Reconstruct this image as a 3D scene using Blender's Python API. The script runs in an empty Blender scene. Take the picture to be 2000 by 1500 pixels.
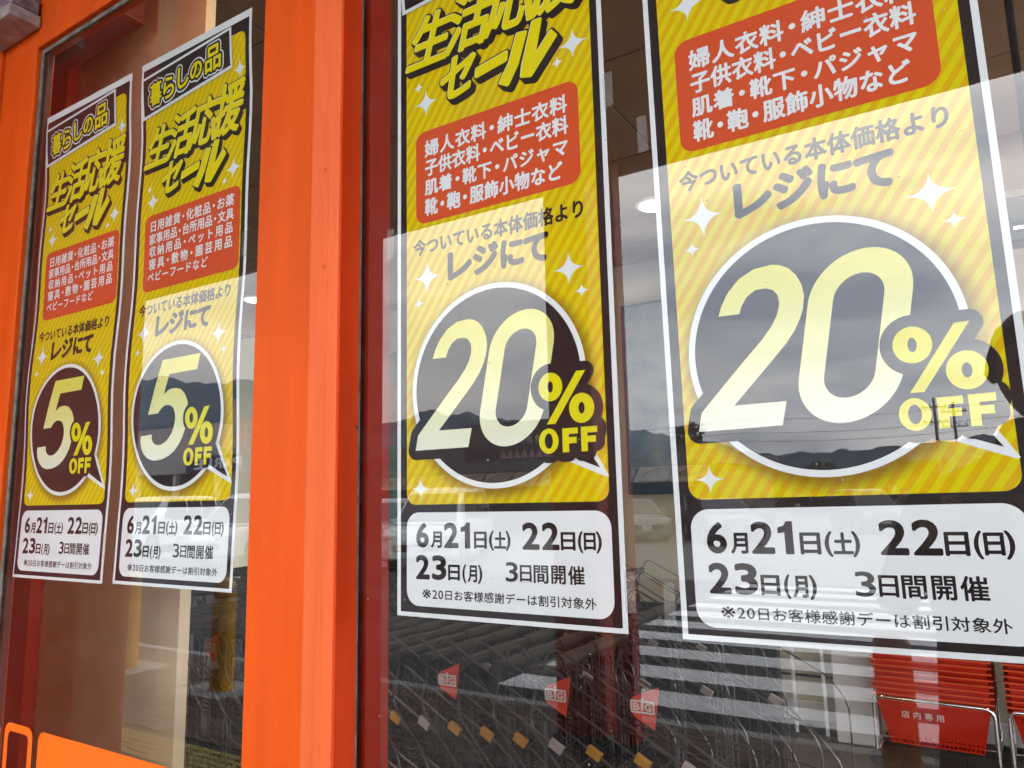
import bpy, bmesh, math, random
from math import radians as R, sin, cos, tan, pi
from mathutils import Vector, Matrix
from mathutils.geometry import tessellate_polygon

S = bpy.context.scene
COL = S.collection
W = 0.36                      # width of one sale poster

# ------------------------------------------------------------------ camera
yaw, pit, rol = R(31.86), R(8.61), R(1.19)
CAM = Vector((5.18572*W, -2.36195*W, 1.5))
fw = Vector((-sin(yaw)*cos(pit), cos(yaw)*cos(pit), sin(pit)))
r0 = Vector((cos(yaw), sin(yaw), 0)); d0 = fw.cross(r0)
rr = cos(rol)*r0+sin(rol)*d0; dd = -sin(rol)*r0+cos(rol)*d0
cd = bpy.data.cameras.new('camera'); cam = bpy.data.objects.new('camera', cd); COL.objects.link(cam)
cd.sensor_width = 36; cd.lens = 1454.9/2000*36; cd.clip_start = .01; cd.clip_end = 20000
M = Matrix.Identity(4)
for i in range(3):
    M[i][0] = rr[i]; M[i][1] = -dd[i]; M[i][2] = -fw[i]; M[i][3] = CAM[i]
cam.matrix_world = M
S.camera = cam

# ------------------------------------------------------------------ exposure, sky, sun
S.view_settings.view_transform = 'Standard'; S.view_settings.look = 'None'
S.view_settings.exposure = 2.1; S.view_settings.gamma = 1; S.view_settings.use_curve_mapping = False
S.render.engine = 'CYCLES'
S.cycles.max_bounces = 10; S.cycles.transparent_max_bounces = 16
S.cycles.caustics_reflective = False; S.cycles.caustics_refractive = False
S.cycles.sample_clamp_indirect = 6
S.cycles.use_denoising = True
SUN_EL, SUN_AZ = 24, 165      # direction the light comes from: behind the photographer, over the car park
w = bpy.data.worlds.new('World'); S.world = w; w.use_nodes = True
nt = w.node_tree; N = nt.nodes; L = nt.links; N.clear()
out = N.new('ShaderNodeOutputWorld'); bg = N.new('ShaderNodeBackground'); bg.inputs[1].default_value = .1
sky = N.new('ShaderNodeTexSky'); sky.sky_type = 'NISHITA'; sky.sun_disc = False
sky.sun_elevation = R(SUN_EL); sky.sun_rotation = R(SUN_AZ)
tc = N.new('ShaderNodeTexCoord'); mp = N.new('ShaderNodeMapping'); mp.inputs['Scale'].default_value = (1.0, 1.0, 3.6)
L.new(tc.outputs['Generated'], mp.inputs[0])
n1 = N.new('ShaderNodeTexNoise'); n1.inputs['Scale'].default_value = 2.6; n1.inputs['Detail'].default_value = 8; n1.inputs['Roughness'].default_value = .55
n1.inputs['Distortion'].default_value = .4
L.new(mp.outputs[0], n1.inputs[0])
cr = N.new('ShaderNodeValToRGB'); L.new(n1.outputs[0], cr.inputs[0])
e = cr.color_ramp.elements
e[0].position = .36; e[0].color = (3.3, 4.3, 6.0, 1)
e[1].position = .62; e[1].color = (12.6, 12.6, 12.8, 1)
k = cr.color_ramp.elements.new(.5); k.color = (8.2, 8.9, 10.0, 1)
mx = N.new('ShaderNodeMixRGB'); mx.inputs[0].default_value = .93
L.new(sky.outputs[0], mx.inputs[1]); L.new(cr.outputs[0], mx.inputs[2])
dp = N.new('ShaderNodeVectorMath'); dp.operation = 'DOT_PRODUCT'; dp.inputs[1].default_value = (.75, -.1, .65); L.new(tc.outputs['Generated'], dp.inputs[0])
mr = N.new('ShaderNodeMapRange'); mr.interpolation_type = 'SMOOTHSTEP'; mr.inputs[1].default_value = -.75; mr.inputs[2].default_value = .35; mr.inputs[3].default_value = .15; mr.inputs[4].default_value = 1.45
L.new(dp.outputs['Value'], mr.inputs[0])      # overcast thinner towards the sun's side, heavier over the mountains
vs_ = N.new('ShaderNodeVectorMath'); vs_.operation = 'SCALE'; L.new(mx.outputs[0], vs_.inputs[0]); L.new(mr.outputs[0], vs_.inputs['Scale'])
L.new(vs_.outputs[0], bg.inputs[0]); L.new(bg.outputs[0], out.inputs[0])
sd = bpy.data.lights.new('sun', 'SUN'); sd.energy = 1.3; sd.angle = R(178); sd.color = (1, .96, .9)
so = bpy.data.objects.new('sun', sd); COL.objects.link(so)
so.rotation_euler = (-Vector((sin(R(SUN_AZ))*cos(R(SUN_EL)), cos(R(SUN_AZ))*cos(R(SUN_EL)), sin(R(SUN_EL))))).to_track_quat('-Z', 'Y').to_euler()

# ------------------------------------------------------------------ materials
MATS = {}
def mat(name, col, rough=.5, spec=.5, metal=0, bump=0, bscale=200, var=0, vscale=6, coat=0):
    if name in MATS: return MATS[name]
    m = bpy.data.materials.new(name); m.use_nodes = True; MATS[name] = m
    t = m.node_tree; n = t.nodes; l = t.links; b = n['Principled BSDF']
    b.inputs['Base Color'].default_value = (*col, 1); b.inputs['Roughness'].default_value = rough
    b.inputs['Specular IOR Level'].default_value = spec; b.inputs['Metallic'].default_value = metal
    b.inputs['Coat Weight'].default_value = coat
    if bump or var:
        tc = n.new('ShaderNodeTexCoord')
    if var:
        nz = n.new('ShaderNodeTexNoise'); nz.inputs['Scale'].default_value = vscale; nz.inputs['Detail'].default_value = 6
        l.new(tc.outputs['Object'], nz.inputs[0])
        mr = n.new('ShaderNodeMapRange'); mr.inputs[1].default_value = .3; mr.inputs[2].default_value = .7
        mr.inputs[3].default_value = 1-var; mr.inputs[4].default_value = 1+var*.6
        l.new(nz.outputs[0], mr.inputs[0])
        vm = n.new('ShaderNodeVectorMath'); vm.operation = 'SCALE'; vm.inputs[0].default_value = col
        l.new(mr.outputs[0], vm.inputs['Scale']); l.new(vm.outputs[0], b.inputs['Base Color'])
    if bump:
        nz = n.new('ShaderNodeTexNoise'); nz.inputs['Scale'].default_value = bscale; nz.inputs['Detail'].default_value = 3
        l.new(tc.outputs['Object'], nz.inputs[0])
        bp = n.new('ShaderNodeBump'); bp.inputs['Strength'].default_value = bump; bp.inputs['Distance'].default_value = .002
        l.new(nz.outputs[0], bp.inputs['Height']); l.new(bp.outputs[0], b.inputs['Normal'])
    return m

def paint_mat(name, col, rough=.38, chips=True):
    """gloss paint with an orange-peel skin, faint streaks and a few dark chips"""
    if name in MATS: return MATS[name]
    m = mat(name, col, rough, .13, bump=.5, bscale=230)
    t = m.node_tree; n = t.nodes; l = t.links; b = n['Principled BSDF']
    tc = n.new('ShaderNodeTexCoord'); mp = n.new('ShaderNodeMapping'); mp.inputs['Scale'].default_value = (14, 14, 1.6)
    l.new(tc.outputs['Object'], mp.inputs[0])
    nz = n.new('ShaderNodeTexNoise'); nz.inputs['Scale'].default_value = 1.6; nz.inputs['Detail'].default_value = 7; l.new(mp.outputs[0], nz.inputs[0])
    r = n.new('ShaderNodeMapRange'); r.inputs[1].default_value = .3; r.inputs[2].default_value = .7; r.inputs[3].default_value = .87; r.inputs[4].default_value = 1.06
    l.new(nz.outputs[0], r.inputs[0])
    vm = n.new('ShaderNodeVectorMath'); vm.operation = 'SCALE'; vm.inputs[0].default_value = col; l.new(r.outputs[0], vm.inputs['Scale'])
    vo = n.new('ShaderNodeTexVoronoi'); vo.inputs['Scale'].default_value = 11; l.new(tc.outputs['Object'], vo.inputs[0])
    st = n.new('ShaderNodeMath'); st.operation = 'LESS_THAN'; st.inputs[1].default_value = .03; l.new(vo.outputs['Distance'], st.inputs[0])
    mx = n.new('ShaderNodeMixRGB'); mx.inputs[2].default_value = (.06, .03, .02, 1)
    l.new(st.outputs[0], mx.inputs[0]); l.new(vm.outputs[0], mx.inputs[1]); l.new(mx.outputs[0], b.inputs['Base Color'])
    return m

ORANGE = paint_mat('orange_paint', (.63, .080, .006), .5)
ORANGE2 = paint_mat('sky_sheen_orange', (.70, .125, .035), .55)  # paler orange: the sky's sheen on these strips is put into the colour
REDWALL = mat('red_wall_paint', (.50, .045, .012), .5, .4, var=.12, vscale=3)
REDBROWN = mat('red_brown_column_paint', (.66, .045, .022), .4, .3, var=.2, vscale=4)
REDINT = mat('red_interior_panel', (.62, .05, .015), .5, .3)
STUCCO = mat('beige_stucco', (.84, .67, .44), .9, .2, bump=.5, bscale=90, var=.1, vscale=8)
BEIGE = mat('beige_wall', (.50, .45, .33), .85, .2, bump=.5, bscale=60, var=.08, vscale=2)
GREYW = mat('pale_grey_plaster', (.62, .58, .56), .85, .2, bump=.4, bscale=80)
GASKET = mat('weathered_grey_gasket', (.17, .16, .135), .8, .3, bump=1.2, bscale=400, var=.45, vscale=40)
RUBBER = mat('black_rubber', (.018, .018, .018), .6, .4)
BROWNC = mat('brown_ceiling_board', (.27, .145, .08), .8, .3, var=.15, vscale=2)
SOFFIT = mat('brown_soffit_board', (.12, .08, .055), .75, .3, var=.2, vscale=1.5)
BLACKP = mat('black_metal', (.010, .010, .011), .5, .25)
BLACKPL = mat('black_plastic', (.016, .013, .011), .4, .3)
SLEEVE = mat('brown_grey_sleeve', (.035, .027, .02), .5, .3)
CHROME = mat('chrome', (.75, .75, .75), .12, .5, metal=1)
GREYM = mat('grey_wire', (.3, .29, .3), .3, .5, metal=.7)
REDPL = mat('red_basket_plastic', (.62, .022, .005), .5, .25)
YELT = mat('yellow_tag', (.30, .14, .006), .6)
WHT = mat('white_print', (.8, .8, .8), .5)
WHITEPAINT = mat('white_road_paint', (.86, .86, .85), .8, .3, var=.12, vscale=7)
ASPH = mat('asphalt', (.045, .045, .047), .9, .3, bump=.6, bscale=120, var=.25, vscale=5)
ASPH2 = mat('parking_asphalt', (.27, .26, .24), .9, .3, var=.15, vscale=.6)
BRICKS = [mat('paving_brick_%d' % i, c, .85, .3, bump=.5, bscale=150, var=.22, vscale=15) for i, c in enumerate([(.155, .105, .09), (.13, .09, .08), (.175, .12, .10)])]
MORTAR = mat('dark_paving_joint', (.05, .042, .038), .9)
CONC = mat('concrete', (.36, .35, .34), .85, .3, bump=.4, bscale=90, var=.15, vscale=4)
YELB = mat('yellow_bollard_paint', (.72, .36, .02), .35, .5, var=.1, vscale=5)
ORGB = mat('orange_bollard_paint', (.55, .16, .02), .35, .5, var=.1, vscale=5)
TACT = mat('yellow_tactile_tile', (.50, .36, .10), .7, .3, var=.1, vscale=8)
FLOORT = mat('brown_floor_tile', (.09, .065, .05), .4, .4, var=.1, vscale=5)
SKIN = mat('skin', (.42, .24, .16), .5, .4)
HAIR = mat('black_hair', (.012, .01, .009), .5, .4)
SHIRT = mat('dark_shirt_cloth', (.018, .018, .02), .9, .2)
TROUS = mat('dark_trouser_cloth', (.03, .03, .035), .9, .2)

def glassmat(name, tint=(1, 1, 1), two=True):
    m = bpy.data.materials.new(name); m.use_nodes = True; t = m.node_tree; n = t.nodes; l = t.links; n.clear()
    o = n.new('ShaderNodeOutputMaterial'); mix = n.new('ShaderNodeMixShader'); tr = n.new('ShaderNodeBsdfTransparent'); gl = n.new('ShaderNodeBsdfGlossy')
    tr.inputs[0].default_value = (*tint, 1); gl.inputs['Roughness'].default_value = .0
    if not two:
        l.new(tr.outputs[0], o.inputs[0]); return m
    fr = n.new('ShaderNodeFresnel'); fr.inputs[0].default_value = 1.45
    # both faces of the pane together: R = 2F/(1+F)
    a = n.new('ShaderNodeMath'); a.operation = 'MULTIPLY'; a.inputs[1].default_value = 2; l.new(fr.outputs[0], a.inputs[0])
    b = n.new('ShaderNodeMath'); b.operation = 'ADD'; b.inputs[1].default_value = 1; l.new(fr.outputs[0], b.inputs[0])
    c = n.new('ShaderNodeMath'); c.operation = 'DIVIDE'; l.new(a.outputs[0], c.inputs[0]); l.new(b.outputs[0], c.inputs[1])
    # faint wiped smears and a few specks of dirt on the outer face
    tc = n.new('ShaderNodeTexCoord'); mpp = n.new('ShaderNodeMapping'); mpp.inputs['Scale'].default_value = (2.2, 1, 7); mpp.inputs['Rotation'].default_value = (0, .5, 0); l.new(tc.outputs['Object'], mpp.inputs[0])
    nz = n.new('ShaderNodeTexNoise'); nz.inputs['Scale'].default_value = 2.5; nz.inputs['Detail'].default_value = 7; nz.inputs['Distortion'].default_value = 1.2; l.new(mpp.outputs[0], nz.inputs[0])
    sm = n.new('ShaderNodeMapRange'); sm.inputs[1].default_value = .45; sm.inputs[2].default_value = .8; sm.inputs[3].default_value = 0; sm.inputs[4].default_value = .03; l.new(nz.outputs[0], sm.inputs[0])
    vo = n.new('ShaderNodeTexVoronoi'); vo.inputs['Scale'].default_value = 26; l.new(tc.outputs['Object'], vo.inputs[0])
    lt = n.new('ShaderNodeMath'); lt.operation = 'LESS_THAN'; lt.inputs[1].default_value = .035; l.new(vo.outputs['Distance'], lt.inputs[0])
    sp_ = n.new('ShaderNodeMath'); sp_.operation = 'MULTIPLY'; sp_.inputs[1].default_value = .45; l.new(lt.outputs[0], sp_.inputs[0])
    ad = n.new('ShaderNodeMath'); ad.operation = 'ADD'; l.new(sm.outputs[0], ad.inputs[0]); l.new(sp_.outputs[0], ad.inputs[1])
    df = n.new('ShaderNodeBsdfDiffuse'); df.inputs[0].default_value = (.42, .40, .37, 1); mx2 = n.new('ShaderNodeMixShader')
    l.new(c.outputs[0], mix.inputs[0]); l.new(tr.outputs[0], mix.inputs[1]); l.new(gl.outputs[0], mix.inputs[2])
    l.new(ad.outputs[0], mx2.inputs[0]); l.new(mix.outputs[0], mx2.inputs[1]); l.new(df.outputs[0], mx2.inputs[2]); l.new(mx2.outputs[0], o.inputs[0])
    return m
GLASSF = glassmat('pane_front'); GLASSB = glassmat('pane_body', (.97, .985, .975), False)

def flat(name, col, rough=.45, spec=.25):
    return mat(name, col, rough, spec)
P_WHITE = flat('poster_white', (.80, .80, .81)); P_BLACK = flat('poster_black', (.020, .011, .011), .55, .12)
P_RED = flat('poster_red', (.68, .085, .022), .55, .1); P_YEL = flat('poster_lettering_yellow', (.82, .67, .002), .55, .1); P_YEL2 = flat('poster_lemon', (.78, .68, .002), .55, .1)

def yellow_panel_mat():
    m = mat('striped_yellow_panel', (.7, .55, 0), .6, .08); t = m.node_tree; n = t.nodes; l = t.links; b = n['Principled BSDF']
    tc = n.new('ShaderNodeTexCoord'); sp = n.new('ShaderNodeSeparateXYZ'); l.new(tc.outputs['Object'], sp.inputs[0])
    def mth(op, a, b_=None, c=None):
        q = n.new('ShaderNodeMath'); q.operation = op
        for i, v in enumerate((a, b_, c)):
            if v is None: continue
            if isinstance(v, (int, float)): q.inputs[i].default_value = v
            else: l.new(v, q.inputs[i])
        return q.outputs[0]
    x, z = sp.outputs[0], sp.outputs[2]
    u = mth('SUBTRACT', mth('MULTIPLY', x, 1.0), mth('MULTIPLY', z, .70))
    fr = mth('FRACT', mth('DIVIDE', u, W*.0485))
    s = n.new('ShaderNodeMapRange'); s.inputs[1].default_value = .47; s.inputs[2].default_value = .53; l.new(mth('ABSOLUTE', mth('SUBTRACT', mth('MULTIPLY', fr, 2), 1)), s.inputs[0])
    mx = n.new('ShaderNodeMixRGB'); mx.inputs[1].default_value = (.72, .43, .0, 1); mx.inputs[2].default_value = (.73, .60, .0, 1); l.new(s.outputs[0], mx.inputs[0])
    # printed soft shadow of the speech bubble (part of the artwork)
    dx = mth('SUBTRACT', x, W*.492); dz = mth('SUBTRACT', z, W*.878)
    d = mth('SQRT', mth('ADD', mth('MULTIPLY', dx, dx), mth('MULTIPLY', dz, dz)))
    g = n.new('ShaderNodeMapRange'); g.interpolation_type = 'SMOOTHSTEP'; g.inputs[1].default_value = W*.385; g.inputs[2].default_value = W*.455; g.inputs[3].default_value = .85; g.inputs[4].default_value = 0; l.new(d, g.inputs[0])
    m2 = n.new('ShaderNodeMixRGB'); m2.inputs[2].default_value = (.22, .10, .01, 1); l.new(g.outputs[0], m2.inputs[0]); l.new(mx.outputs[0], m2.inputs[1])
    l.new(m2.outputs[0], b.inputs['Base Color']); return m
P_STRIPE = yellow_panel_mat()
def grad_mat():
    m = mat('cream_to_yellow_numeral', (.8, .7, .1), .45, .25); t = m.node_tree; n = t.nodes; l = t.links; b = n['Principled BSDF']
    tc = n.new('ShaderNodeTexCoord'); sp = n.new('ShaderNodeSeparateXYZ'); l.new(tc.outputs['Object'], sp.inputs[0])
    g = n.new('ShaderNodeMapRange'); g.inputs[1].default_value = W*.66; g.inputs[2].default_value = W*1.16; l.new(sp.outputs[2], g.inputs[0])
    c = n.new('ShaderNodeValToRGB'); l.new(g.outputs[0], c.inputs[0]); e = c.color_ramp.elements
    e[0].position = 0; e[0].color = (.82, .82, .66, 1); e[1].position = 1; e[1].color = (.76, .68, .10, 1)
    q = c.color_ramp.elements.new(.45); q.color = (.82, .78, .35, 1)
    l.new(c.outputs[0], b.inputs['Base Color']); return m
P_GRAD = grad_mat()

# ------------------------------------------------------------------ object helpers
def link(name, me, parent=None, loc=None, label=None, cat=None, group=None, kind=None):
    o = bpy.data.objects.new(name, me); COL.objects.link(o)
    if loc is not None: o.location = loc
    if parent: o.parent = parent
    if label: o['label'] = label
    if cat: o['category'] = cat
    if group: o['group'] = group
    if kind: o['kind'] = kind
    return o
def empty(name, loc, label, cat, group=None, rz=0):
    o = link(name, None, None, loc, label, cat, group); o.rotation_euler.z = rz; o.empty_display_size = .1; return o
class MB:
    def __init__(s): s.v = []; s.f = []; s.m = []; s.mats = []; s.smooth = []
    def mi(s, m):
        if m not in s.mats: s.mats.append(m)
        return s.mats.index(m)
    def add(s, vs, fs, m, smooth=False):
        b = len(s.v); s.v += [tuple(v) for v in vs]; k = s.mi(m)
        for f in fs: s.f.append([b+i for i in f]); s.m.append(k); s.smooth.append(smooth)
        return s
    def box(s, x0, x1, y0, y1, z0, z1, m):
        v = [(x, y, z) for x in (x0, x1) for y in (y0, y1) for z in (z0, z1)]
        return s.add(v, [(0, 1, 3, 2), (4, 6, 7, 5), (0, 4, 5, 1), (2, 3, 7, 6), (0, 2, 6, 4), (1, 5, 7, 3)], m)
    def bbox(s, x0, x1, y0, y1, z0, z1, m, b=.004):
        """box with chamfered edges"""
        bm = bmesh.new(); bmesh.ops.create_cube(bm, size=1)
        for v in bm.verts: v.co = Vector(((x0+x1)/2+v.co.x*(x1-x0), (y0+y1)/2+v.co.y*(y1-y0), (z0+z1)/2+v.co.z*(z1-z0)))
        bmesh.ops.bevel(bm, geom=bm.edges[:], offset=b, segments=2, affect='EDGES', profile=.5)
        return s.frombm(bm, m)
    def frombm(s, bm, m, smooth=False):
        bm.verts.ensure_lookup_table(); bm.verts.index_update()
        s.add([v.co[:] for v in bm.verts], [[v.index for v in f.verts] for f in bm.faces], m, smooth); bm.free(); return s
    def tube(s, pts, r, m, n=8, closed=False, caps=True):
        pts = [Vector(p) for p in pts]; vs = []; fs = []; K = len(pts); up = None
        for i, p in enumerate(pts):
            a = pts[(i-1) % K] if (closed or i > 0) else p; b = pts[(i+1) % K] if (closed or i < K-1) else p
            t = (b-a).normalized()
            if up is None: up = Vector((0, 0, 1)) if abs(t.z) < .9 else Vector((1, 0, 0))
            u = (up-up.dot(t)*t)
            u = u.normalized() if u.length > 1e-4 else t.orthogonal().normalized()
            up = u; v = t.cross(u); ri = r[i] if isinstance(r, (list, tuple)) else r
            vs += [p+ri*(cos(2*pi*j/n)*u+sin(2*pi*j/n)*v) for j in range(n)]
        for i in range(K if closed else K-1):
            j = (i+1) % K
            for q in range(n): fs.append((i*n+q, i*n+(q+1) % n, j*n+(q+1) % n, j*n+q))
        if caps and not closed: fs += [tuple(range(n))[::-1], tuple(range((K-1)*n, K*n))]
        return s.add(vs, fs, m, True)
    def lathe(s, prof, c, m, n=24):
        vs = []; fs = []; K = len(prof)
        for r, z in prof: vs += [(c[0]+r*cos(2*pi*j/n), c[1]+r*sin(2*pi*j/n), c[2]+z) for j in range(n)]
        for i in range(K-1):
            for q in range(n): fs.append((i*n+q, i*n+(q+1) % n, (i+1)*n+(q+1) % n, (i+1)*n+q))
        fs += [tuple(range(n))[::-1], tuple(range((K-1)*n, K*n))]
        return s.add(vs, fs, m, True)
    def prism(s, poly, ax, a, b, m):
        """extrude a 2d polygon (list of (u,v)) along axis ax between a and b"""
        n = len(poly)
        def P(u, v, w): return {'x': (w, u, v), 'y': (u, w, v), 'z': (u, v, w)}[ax]
        vs = [P(u, v, a) for u, v in poly]+[P(u, v, b) for u, v in poly]
        tri = tessellate_polygon([[Vector((u, v, 0)) for u, v in poly]])
        fs = [t for t in tri]+[(t[2]+n, t[1]+n, t[0]+n) for t in tri]+[(i, (i+1) % n, (i+1) % n+n, i+n) for i in range(n)]
        return s.add(vs, fs, m)
    def mesh(s, name):
        me = bpy.data.meshes.new(name); me.from_pydata(s.v, [], s.f)
        for m in s.mats: me.materials.append(m)
        me.polygons.foreach_set('material_index', s.m); me.polygons.foreach_set('use_smooth', s.smooth)
        me.update(); return me
    def fix(s, me):
        bm = bmesh.new(); bm.from_mesh(me); bmesh.ops.recalc_face_normals(bm, faces=bm.faces); bm.to_mesh(me); bm.free(); return me
    def link(s, name, parent=None, **k):
        me = s.fix(s.mesh(name))
        if any(s.smooth):
            me.set_sharp_from_angle(angle=R(40))
        return link(name, me, parent, **k)
def copytree(o, loc=None, label=None, parent=None):
    c = o.copy(); COL.objects.link(c)
    if parent is not None: c.parent = parent
    if loc is not None: c.location = loc
    if label: c['label'] = label
    for ch in [q for q in KIDS.get(o.name, [])]: copytree(ch, parent=c)
    return c
KIDS = {}
def kids():
    KIDS.clear()
    for o in S.objects:
        if o.parent: KIDS.setdefault(o.parent.name, []).append(o)

# ------------------------------------------------------------------ glyphs (flat print made of real outlines)
_G = {}
DG = None
def glyph(ch):
    if ch in _G: return _G[ch]
    c = bpy.data.curves.new('g', 'FONT'); c.body = ch; c.resolution_u = 4
    o = bpy.data.objects.new('g', c); COL.objects.link(o)
    dg = bpy.context.evaluated_depsgraph_get(); me = bpy.data.meshes.new_from_object(o.evaluated_get(dg))
    vs = [(v.co.x, v.co.y) for v in me.vertices]; fs = [tuple(p.vertices) for p in me.polygons]
    bpy.data.objects.remove(o); bpy.data.curves.remove(c); bpy.data.meshes.remove(me)
    x0 = min(v[0] for v in vs); x1 = max(v[0] for v in vs); y0 = min(v[1] for v in vs); y1 = max(v[1] for v in vs)
    _G[ch] = (vs, fs, x0, x1, y0, y1); return _G[ch]
def fit(ch, x0, x1, z0, z1, shear=0, skew=0):
    """glyph ink stretched into a box; returns (verts2d, faces)"""
    vs, fs, a, b, c, d = glyph(ch)
    o = []
    for x, y in vs:
        u = (x-a)/(b-a); v = (y-c)/(d-c)
        X = x0+u*(x1-x0)+v*(z1-z0)*shear; Z = z0+v*(z1-z0)+u*(x1-x0)*skew
        o.append((X, Z))
    return (o, fs)
NARROW = set('・')
def line(text, x0, x1, z0, z1, wide=1.0):
    """a run of full-width characters spread between x0 and x1; z0..z1 is the height of a kanji"""
    adv = [.62 if c in NARROW else 1.0 for c in text]; n = len(text)
    tot = sum(adv); cell = (x1-x0)/(tot-.13); h = (z1-z0)/.888*1.0
    sx = min(cell*.98, h)*wide
    out = []; cur = x0-.065*cell
    for c, a in zip(text, adv):
        vs, fs, gx0, gx1, gy0, gy1 = glyph(c)
        mid = cur+a*cell/2
        pts = [(mid+(x-.5)*sx, z0+(y+.048)*h) for x, y in vs]
        out.append((pts, fs)); cur += a*cell
    return out
def ring(rad, n=8, inc=True):
    return ([(0, 0)] if inc else [])+[(rad*cos(2*pi*i/n), rad*sin(2*pi*i/n)) for i in range(n)]
def poly(pts, holes=()):
    loops = [[Vector((x, z, 0)) for x, z in pts]]+[[Vector((x, z, 0)) for x, z in h] for h in holes]
    flat_ = [(v.x, v.y) for lp in loops for v in lp]
    return (flat_, [tuple(t) for t in tessellate_polygon(loops)])
def ell(cx, cz, rx, rz, n=48, sh=0): return [(cx+rx*cos(2*pi*i/n)+sh*rz*sin(2*pi*i/n), cz+rz*sin(2*pi*i/n)) for i in range(n)]
def rrect(x0, x1, z0, z1, r, n=8):
    p = []
    for cx, cz, a in ((x1-r, z1-r, 0), (x0+r, z1-r, 90), (x0+r, z0+r, 180), (x1-r, z0+r, 270)):
        p += [(cx+r*cos(R(a+90*i/n)), cz+r*sin(R(a+90*i/n))) for i in range(n+1)]
    return p
def star(cx, cz, rx, rz):
    p = []
    for k in range(4):
        a0 = pi/2*k; tip = (cos(a0), sin(a0)); nxt = (cos(a0+pi/2), sin(a0+pi/2))
        for i in range(6):
            t = i/6; q = .13
            # quadratic curve pulled to the centre
            bx = (1-t)**2*tip[0]+2*t*(1-t)*q*(tip[0]+nxt[0])*.5+t*t*nxt[0]; bz = (1-t)**2*tip[1]+2*t*(1-t)*q*(tip[1]+nxt[1])*.5+t*t*nxt[1]
            p.append((cx+bx*rx, cz+bz*rz))
    return poly(p)

def layer(name, parent, shapes, depth, m, offs=((0, 0),), wave=None, shear=0):
    """flat printed layer in poster units (poster width = 1); depth in layers of .25 mm towards the viewer"""
    V = []; F = []; step = 0
    for dx, dz in offs:
        y = -depth*.00025-step*min(1.1e-5, .0002/len(offs)); step += 1
        for vs, fs in shapes:
            b = len(V); V += [((x+dx)*W, y, (z+dz)*W) for x, z in vs]; F += [tuple(b+i for i in f) for f in fs]
    me = bpy.data.meshes.new(name); me.from_pydata(V, [], F)
    if wave:
        bm = bmesh.new(); bm.from_mesh(me)
        zs = [v.co.z for v in bm.verts]; lo, hi = min(zs), max(zs)
        for kz, _ in wave:
            if lo < kz < hi: bmesh.ops.bisect_plane(bm, geom=bm.verts[:]+bm.edges[:]+bm.faces[:], plane_co=(0, 0, kz), plane_no=(0, 0, 1), dist=1e-7)
        for v in bm.verts:
            z = v.co.z
            for (za, ya), (zb, yb) in zip(wave, wave[1:]):
                if za <= z <= zb+1e-6: v.co.y += ya+(yb-ya)*(z-za)/(zb-za); break
        bm.normal_update()
        for f in bm.faces:
            if f.normal.y > 0: f.normal_flip()
        bm.to_mesh(me); bm.free()
    me.materials.append(m); me.update()
    return link(name, me, parent)

P5 = [(0.365, 1.199), (0.691, 1.2), (0.667, 1.117), (0.431, 1.115), (0.385, 1.008), (0.425, 1.029), (0.459, 1.035), (0.494, 1.034), (0.533, 1.025), (0.569, 0.997), (0.591, 0.96), (0.596, 0.924), (0.594, 0.883), (0.584, 0.842), (0.569, 0.808), (0.548, 0.768), (0.518, 0.732), (0.481, 0.701), (0.435, 0.677), (0.386, 0.663), (0.337, 0.657), (0.291, 0.658), (0.243, 0.672), (0.204, 0.7), (0.183, 0.731), (0.175, 0.765), (0.177, 0.795), (0.278, 0.799), (0.279, 0.775), (0.29, 0.756), (0.314, 0.742), (0.342, 0.738), (0.369, 0.741), (0.403, 0.753), (0.431, 0.772), (0.459, 0.8), (0.476, 0.832), (0.486, 0.867), (0.485, 0.9), (0.471, 0.928), (0.452, 0.943), (0.422, 0.95), (0.392, 0.948), (0.363, 0.935), (0.334, 0.91), (0.244, 0.909)]
P2 = [(0.191, 1.024), (0.202, 1.055), (0.227, 1.098), (0.265, 1.137), (0.315, 1.161), (0.37, 1.165), (0.395, 1.159), (0.42, 1.144), (0.441, 1.119), (0.455, 1.084), (0.459, 1.048), (0.452, 1.007), (0.441, 0.978), (0.423, 0.945), (0.394, 0.907), (0.351, 0.862), (0.22, 0.729), (0.38, 0.728), (0.363, 0.655), (0.1, 0.654), (0.113, 0.715), (0.263, 0.87), (0.321, 0.927), (0.353, 0.965), (0.373, 0.998), (0.382, 1.027), (0.384, 1.04), (0.381, 1.064), (0.368, 1.083), (0.348, 1.092), (0.314, 1.092), (0.286, 1.074), (0.267, 1.046), (0.259, 1.022)]
def stad(cx, cz, w_, hh, sh, n=16):
    p = []
    for i in range(n+1):
        a = pi*i/n; p.append((w_*cos(a), (hh-w_)+w_*sin(a)))
    for i in range(n+1):
        a = pi+pi*i/n; p.append((w_*cos(a), -(hh-w_)+w_*sin(a)))
    return [(cx+x+sh*z, cz+z) for x, z in p]
ZERO = poly(stad(.588, .906, .1435, .2575, .2, 24), [stad(.587, .906, .070, .184, .2, 24)])
def F_(x0, x1, z0, z1, t, s=0):
    return poly([(x0, z0), (x0+t, z0), (x0+t, z0+(z1-z0)*.36), (x1-(x1-x0)*.10, z0+(z1-z0)*.36), (x1-(x1-x0)*.10, z0+(z1-z0)*.62), (x0+t, z0+(z1-z0)*.62), (x0+t, z1-(z1-z0)*.25), (x1, z1-(z1-z0)*.25), (x1, z1), (x0, z1)])
STAR_COMMON = [(.163, 1.374, .066, .073), (.119, 1.268, .028, .026), (.826, 1.29, .064, .063), (.876, 1.198, .032, .026), (.124, .50, .045, .046),
               (.876, 2.178, .064, .060), (.807, 2.121, .026, .025), (.121, 2.240, .027, .026), (.161, 2.157, .062, .060)]

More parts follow.
